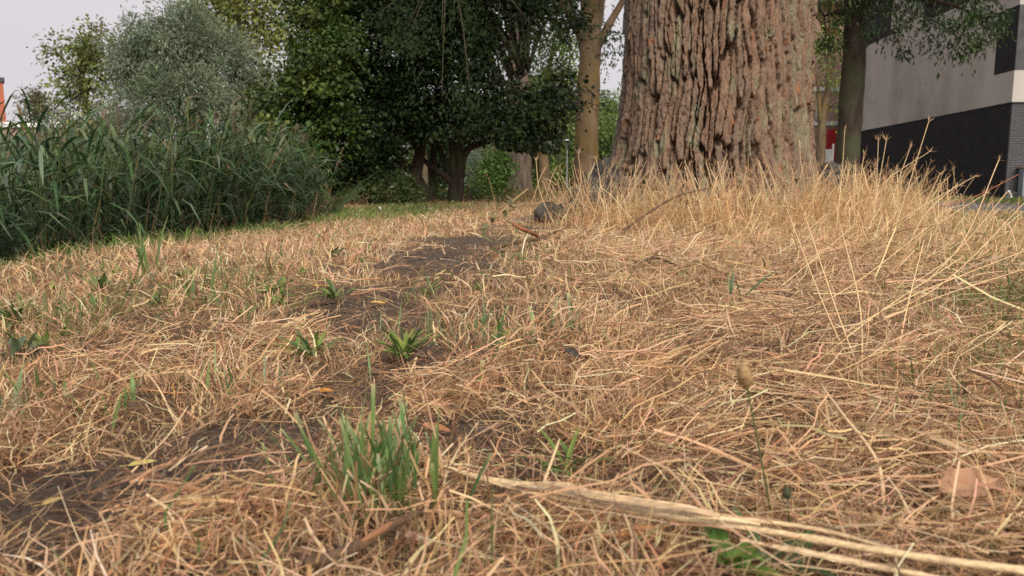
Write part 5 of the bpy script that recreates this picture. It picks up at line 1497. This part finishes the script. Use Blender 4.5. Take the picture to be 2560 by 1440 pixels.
cab = thing('utility_cabinet', 'pale blue grey utility cabinet against the charcoal brick corner', 'cabinet', (cx + .42, cy - .22, 0), -ang)
obj('cabinet_body', box_mesh('cabinet_body', [(-.16, .3, -.12, .12, 0, .80)]), M['bluegrey'], cab)
obj('door', box_mesh('door', [(-.12, .26, -.135, -.122, .06, .72)]), M['metal'], cab)
obj('top_rail', box_mesh('top_rail', [(-.19, .33, -.15, .15, .802, .85)]), noisy_mat('rail_paint', (0.38, 0.25, 0.22), (0.44, 0.3, 0.26), 5), cab)

# brick house with red door
hx, hy = at(2040, 470, 36)[0] - 4.5, 36.0
hs_ = thing('brick_house', 'pink brick house with white bands and a red door seen between the trunks', 'house', (hx, hy, 0), 0)
obj('wall', box_mesh('wall', [(0, 12, 0, 8, -0.2, 3.12)]), M['brick_red'], hs_)
obj('wall', box_mesh('wall', [(0, 12, 0, 8, 3.31, 4.66)]), M['brick_tan'], hs_)
obj('wall', box_mesh('wall', [(0, 12, 0, 8, 4.84, 8.5)]), M['brick_red'], hs_)
obj('band', box_mesh('band', [(-.05, 12.05, -.06, 8, 3.12, 3.31)]), M['white'], hs_)
obj('band', box_mesh('band', [(-.05, 12.05, -.06, 8, 4.66, 4.84)]), M['white'], hs_)
d0 = at(2066, 360, 36)[0] - hx
dr_ = obj('door', box_mesh('door', [(d0, d0 + .95, -.05, .02, 0, 2.95)]), M['red'], hs_)
obj('handle', box_mesh('handle', [(d0 + .08, d0 + .12, -.10, -.05, 1.0, 1.2)]), M['metal'], dr_)
p0 = at(2043, 250, 36)[0] - hx
obj('drainpipe', tube('drainpipe', np.array(((p0, -.1, 3.35), (p0, -.1, 4.0), (p0, -.1, 4.65))), np.array((.07, .07, .07)), 10), M['white'], hs_)
for wx in (1.2, 8.6):
    w1 = obj('window', box_mesh('window', [(wx, wx + 1.5, -.04, .02, 1.0, 2.5)]), M['white'], hs_)
    obj('pane', box_mesh('pane', [(wx + .08, wx + .71, -.05, -.041, 1.08, 2.42), (wx + .79, wx + 1.42, -.05, -.041, 1.08, 2.42)]), M['glass'], w1)
rv = np.array(((-.4, -.5, 8.5), (12.4, -.5, 8.5), (12.4, 8.5, 8.5), (-.4, 8.5, 8.5), (-.4, 4, 11.5), (12.4, 4, 11.5)))
obj('roof', np_mesh('roof', rv, [np.array(((0, 1, 5, 4), (2, 3, 4, 5), (0, 3, 2, 1))), np.array(((0, 4, 3), (1, 2, 5)))]), M['slate'], hs_)
bx_ = at(2072, 390, 30)[0]
rk = thing('gate_panel', 'small grey metal gate panel on posts before the red door', 'gate', (bx_, 30, 0))
obj('panel', box_mesh('panel', [(-.16, .12, -.012, .012, .35, 1.75)]), M['metal'], rk)
for s_ in (-.19, .15):
    obj('post', box_mesh('post', [(s_ - .025, s_ + .025, -.03, .03, -.1, 1.95)]), M['white'], rk)

# orange building and low brick building on the left
ob = thing('orange_building', 'orange rendered building with dark flat roof edge behind the reeds', 'building', (at(10, 235, 40)[0], 40, 0), math.radians(36))
obj('wall', box_mesh('wall', [(-9, 0, 0, 9, -.5, 5.6)]), M['orange'], ob)
obj('roof_edge', box_mesh('roof_edge', [(-9.1, .07, -.1, 9.1, 5.6, 5.82)]), M['slate'], ob)
for wx in (-3.2, -6.4):
    w1 = obj('window', box_mesh('window', [(wx, wx + 1.6, -.04, .02, 1.2, 2.8)]), M['white'], ob)
    obj('pane', box_mesh('pane', [(wx + .1, wx + 1.5, -.05, -.041, 1.3, 2.7)]), M['glass'], w1)
lx0, lx1 = at(12, 305, 38)[0], at(182, 305, 38)[0]
lb = thing('low_brick_building', 'low brown brick building with white roof edge behind the reeds', 'building', (lx1, 38, 0), math.radians(4.5))
wlen = lx1 - lx0 + .2
obj('wall', box_mesh('wall', [(-wlen, 0, 0, 7, -.4, 3.18)]), brick_mat('brown_brick', (0.34, 0.22, 0.16), (0.30, 0.19, 0.14), (0.36, 0.3, 0.26)), lb)
obj('roof_edge', box_mesh('roof_edge', [(-wlen - .1, .1, -.16, 7.1, 3.18, 3.42)]), M['white'], lb)
for wx in (-1.5, -2.9):
    w1 = obj('window', box_mesh('window', [(wx, wx + .9, -.03, .02, 1.3, 2.55)]), M['slate'], lb)
    obj('pane', box_mesh('pane', [(wx + .07, wx + .83, -.04, -.031, 1.37, 2.48)]), M['glass'], w1)

# ------------------------------------------------------------------ lamp post
M['pole'] = noisy_mat('grey_pole_paint', (0.16, 0.17, 0.17), (0.22, 0.23, 0.23), 6, 0.5, 0.05, 40)
lp = at(1417, 470, 52)
lamp = thing('lamp_post', 'slim grey park lamp post with shallow white dish lantern', 'lamp post', (lp[0], 52, 0))
obj('pole', tube('pole', np.array(((0, 0, -.1), (0, 0, .8), (0, 0, .82), (0, 0, 3.15))), np.array((.07, .07, .045, .036)), 12), M['pole'], lamp)
def lathe(name, prof, k=24):
    P = np.array([(0, 0, z) for r, z in prof]); R = np.array([r for r, z in prof])
    th_ = np.linspace(0, 2 * math.pi, k, endpoint=False)
    V = np.stack((R[:, None] * np.cos(th_), R[:, None] * np.sin(th_), np.repeat(P[:, 2][:, None], k, 1)), -1).reshape(-1, 3)
    n = len(prof); i = np.arange(n - 1)[:, None]; j = np.arange(k)[None, :]
    return np_mesh(name, V, [np.stack((i * k + j, i * k + (j + 1) % k, (i + 1) * k + (j + 1) % k, (i + 1) * k + j), -1).reshape(-1, 4)], None, True)
obj('lantern_bowl', lathe('lantern_bowl', ((.05, 3.12), (.10, 3.16), (.20, 3.28), (.24, 3.33), (.24, 3.36))), M['pole'], lamp)
obj('lantern_cap', lathe('lantern_cap', ((.25, 3.36), (.27, 3.375), (.26, 3.40), (.16, 3.47), (.05, 3.50), (.001, 3.505))), M['white'], lamp)

# ------------------------------------------------------------------ cat by the corner
def skin_body(name, verts, edges, radii, parent, mat, sub=2):
    me = bpy.data.meshes.new(name)
    me.from_pydata(verts, edges, [])
    o = bpy.data.objects.new(name, me); COL.objects.link(o); o.parent = parent
    mo = o.modifiers.new('skin', 'SKIN')
    for v, r in zip(me.skin_vertices[0].data, radii):
        v.radius = r if isinstance(r, tuple) else (r, r)
    me.skin_vertices[0].data[0].use_root = True
    sb = o.modifiers.new('sub', 'SUBSURF'); sb.levels = sb.render_levels = sub
    me.materials.append(mat)
    return o


cm, cn, cbs = new_mat('cat_fur')
tcx = cn.nodes.new('ShaderNodeTexCoord'); sxx = cn.nodes.new('ShaderNodeSeparateXYZ'); cn.links.new(tcx.outputs['Object'], sxx.inputs[0])
nz = cn.nodes.new('ShaderNodeTexNoise'); nz.inputs['Scale'].default_value = 9
cn.links.new(tcx.outputs['Object'], nz.inputs['Vector'])
mt = cn.nodes.new('ShaderNodeMath'); mt.operation = 'MULTIPLY_ADD'; mt.inputs[1].default_value = .10
cn.links.new(nz.outputs['Fac'], mt.inputs[0]); cn.links.new(sxx.outputs[0], mt.inputs[2])
sz = cn.nodes.new('ShaderNodeMath'); sz.operation = 'MULTIPLY_ADD'; sz.inputs[1].default_value = .55
cn.links.new(sxx.outputs[2], sz.inputs[0]); cn.links.new(mt.outputs[0], sz.inputs[2])
cr_ = cn.nodes.new('ShaderNodeMapRange'); cr_.inputs[1].default_value = .015; cr_.inputs[2].default_value = .03
cn.links.new(sz.outputs[0], cr_.inputs[0])
mi_ = cn.nodes.new('ShaderNodeMix'); mi_.data_type = 'RGBA'; mi_.inputs[6].default_value = (.62, .58, .55, 1); mi_.inputs[7].default_value = (.02, .018, .018, 1)
cn.links.new(cr_.outputs[0], mi_.inputs[0]); cn.links.new(mi_.outputs[2], cbs.inputs['Base Color']); cbs.inputs['Roughness'].default_value = .8
cp_ = at(2531, 497, 20.3)
cat = thing('cat', 'black and white cat lying in the grass at the corner of the charcoal building', 'cat', (cp_[0], 20.3, 0.0), 0)
cv = [(.10, 0, .085), (.02, -.01, .10), (-.06, -.02, .11), (-.11, -.03, .15), (-.14, -.045, .185), (-.18, -.065, .175),   # rump, back, chest, neck, head, muzzle
      (-.07, -.055, .07), (-.10, -.10, .025), (-.16, -.13, .018), (-.05, .03, .06), (-.10, .02, .02), (-.17, .0, .018),
      (.11, -.08, .06), (.03, -.12, .03), (-.02, -.13, .018), (.16, .0, .06), (.21, -.06, .03), (.15, -.15, .02), (.05, -.19, .018)]
ce = [(0, 1), (1, 2), (2, 3), (3, 4), (4, 5), (2, 6), (6, 7), (7, 8), (2, 9), (9, 10), (10, 11), (0, 12), (12, 13), (13, 14), (0, 15), (15, 16), (16, 17), (17, 18)]
cr = [.085, .085, .075, .05, .052, .026, .04, .024, .018, .04, .024, .018, .06, .03, .02, .03, .02, .018, .012]
skin_body('body', cv, ce, cr, cat, cm)
for s_ in (-1, 1):
    e = np.array(((0, -.016, 0), (.004, .016, 0), (.012, 0, .004), (0, 0, .045)))
    obj('ear', np_mesh('ear', e + np.array((-.137, -.045 + s_ * .028, .218)), [np.array(((0, 1, 3), (1, 2, 3), (2, 0, 3), (0, 2, 1)))]), cm, cat)

# a scrap of white litter on the far green grass
b = gnd(951, 528)
lt = thing('white_litter', 'tiny scrap of white litter in the green grass before the maples', 'litter', (b[0], b[1], gz(b[0], b[1]) + .04))
V = np.array(((-.03, 0, 0), (.03, .01, .0), (.02, .02, .06), (-.035, .0, .085), (0, -.02, .04))) * 0.45
obj('paper', np_mesh('paper', V, [np.array(((0, 1, 4), (1, 2, 4), (2, 3, 4), (3, 0, 4)))]), M['white'], lt)
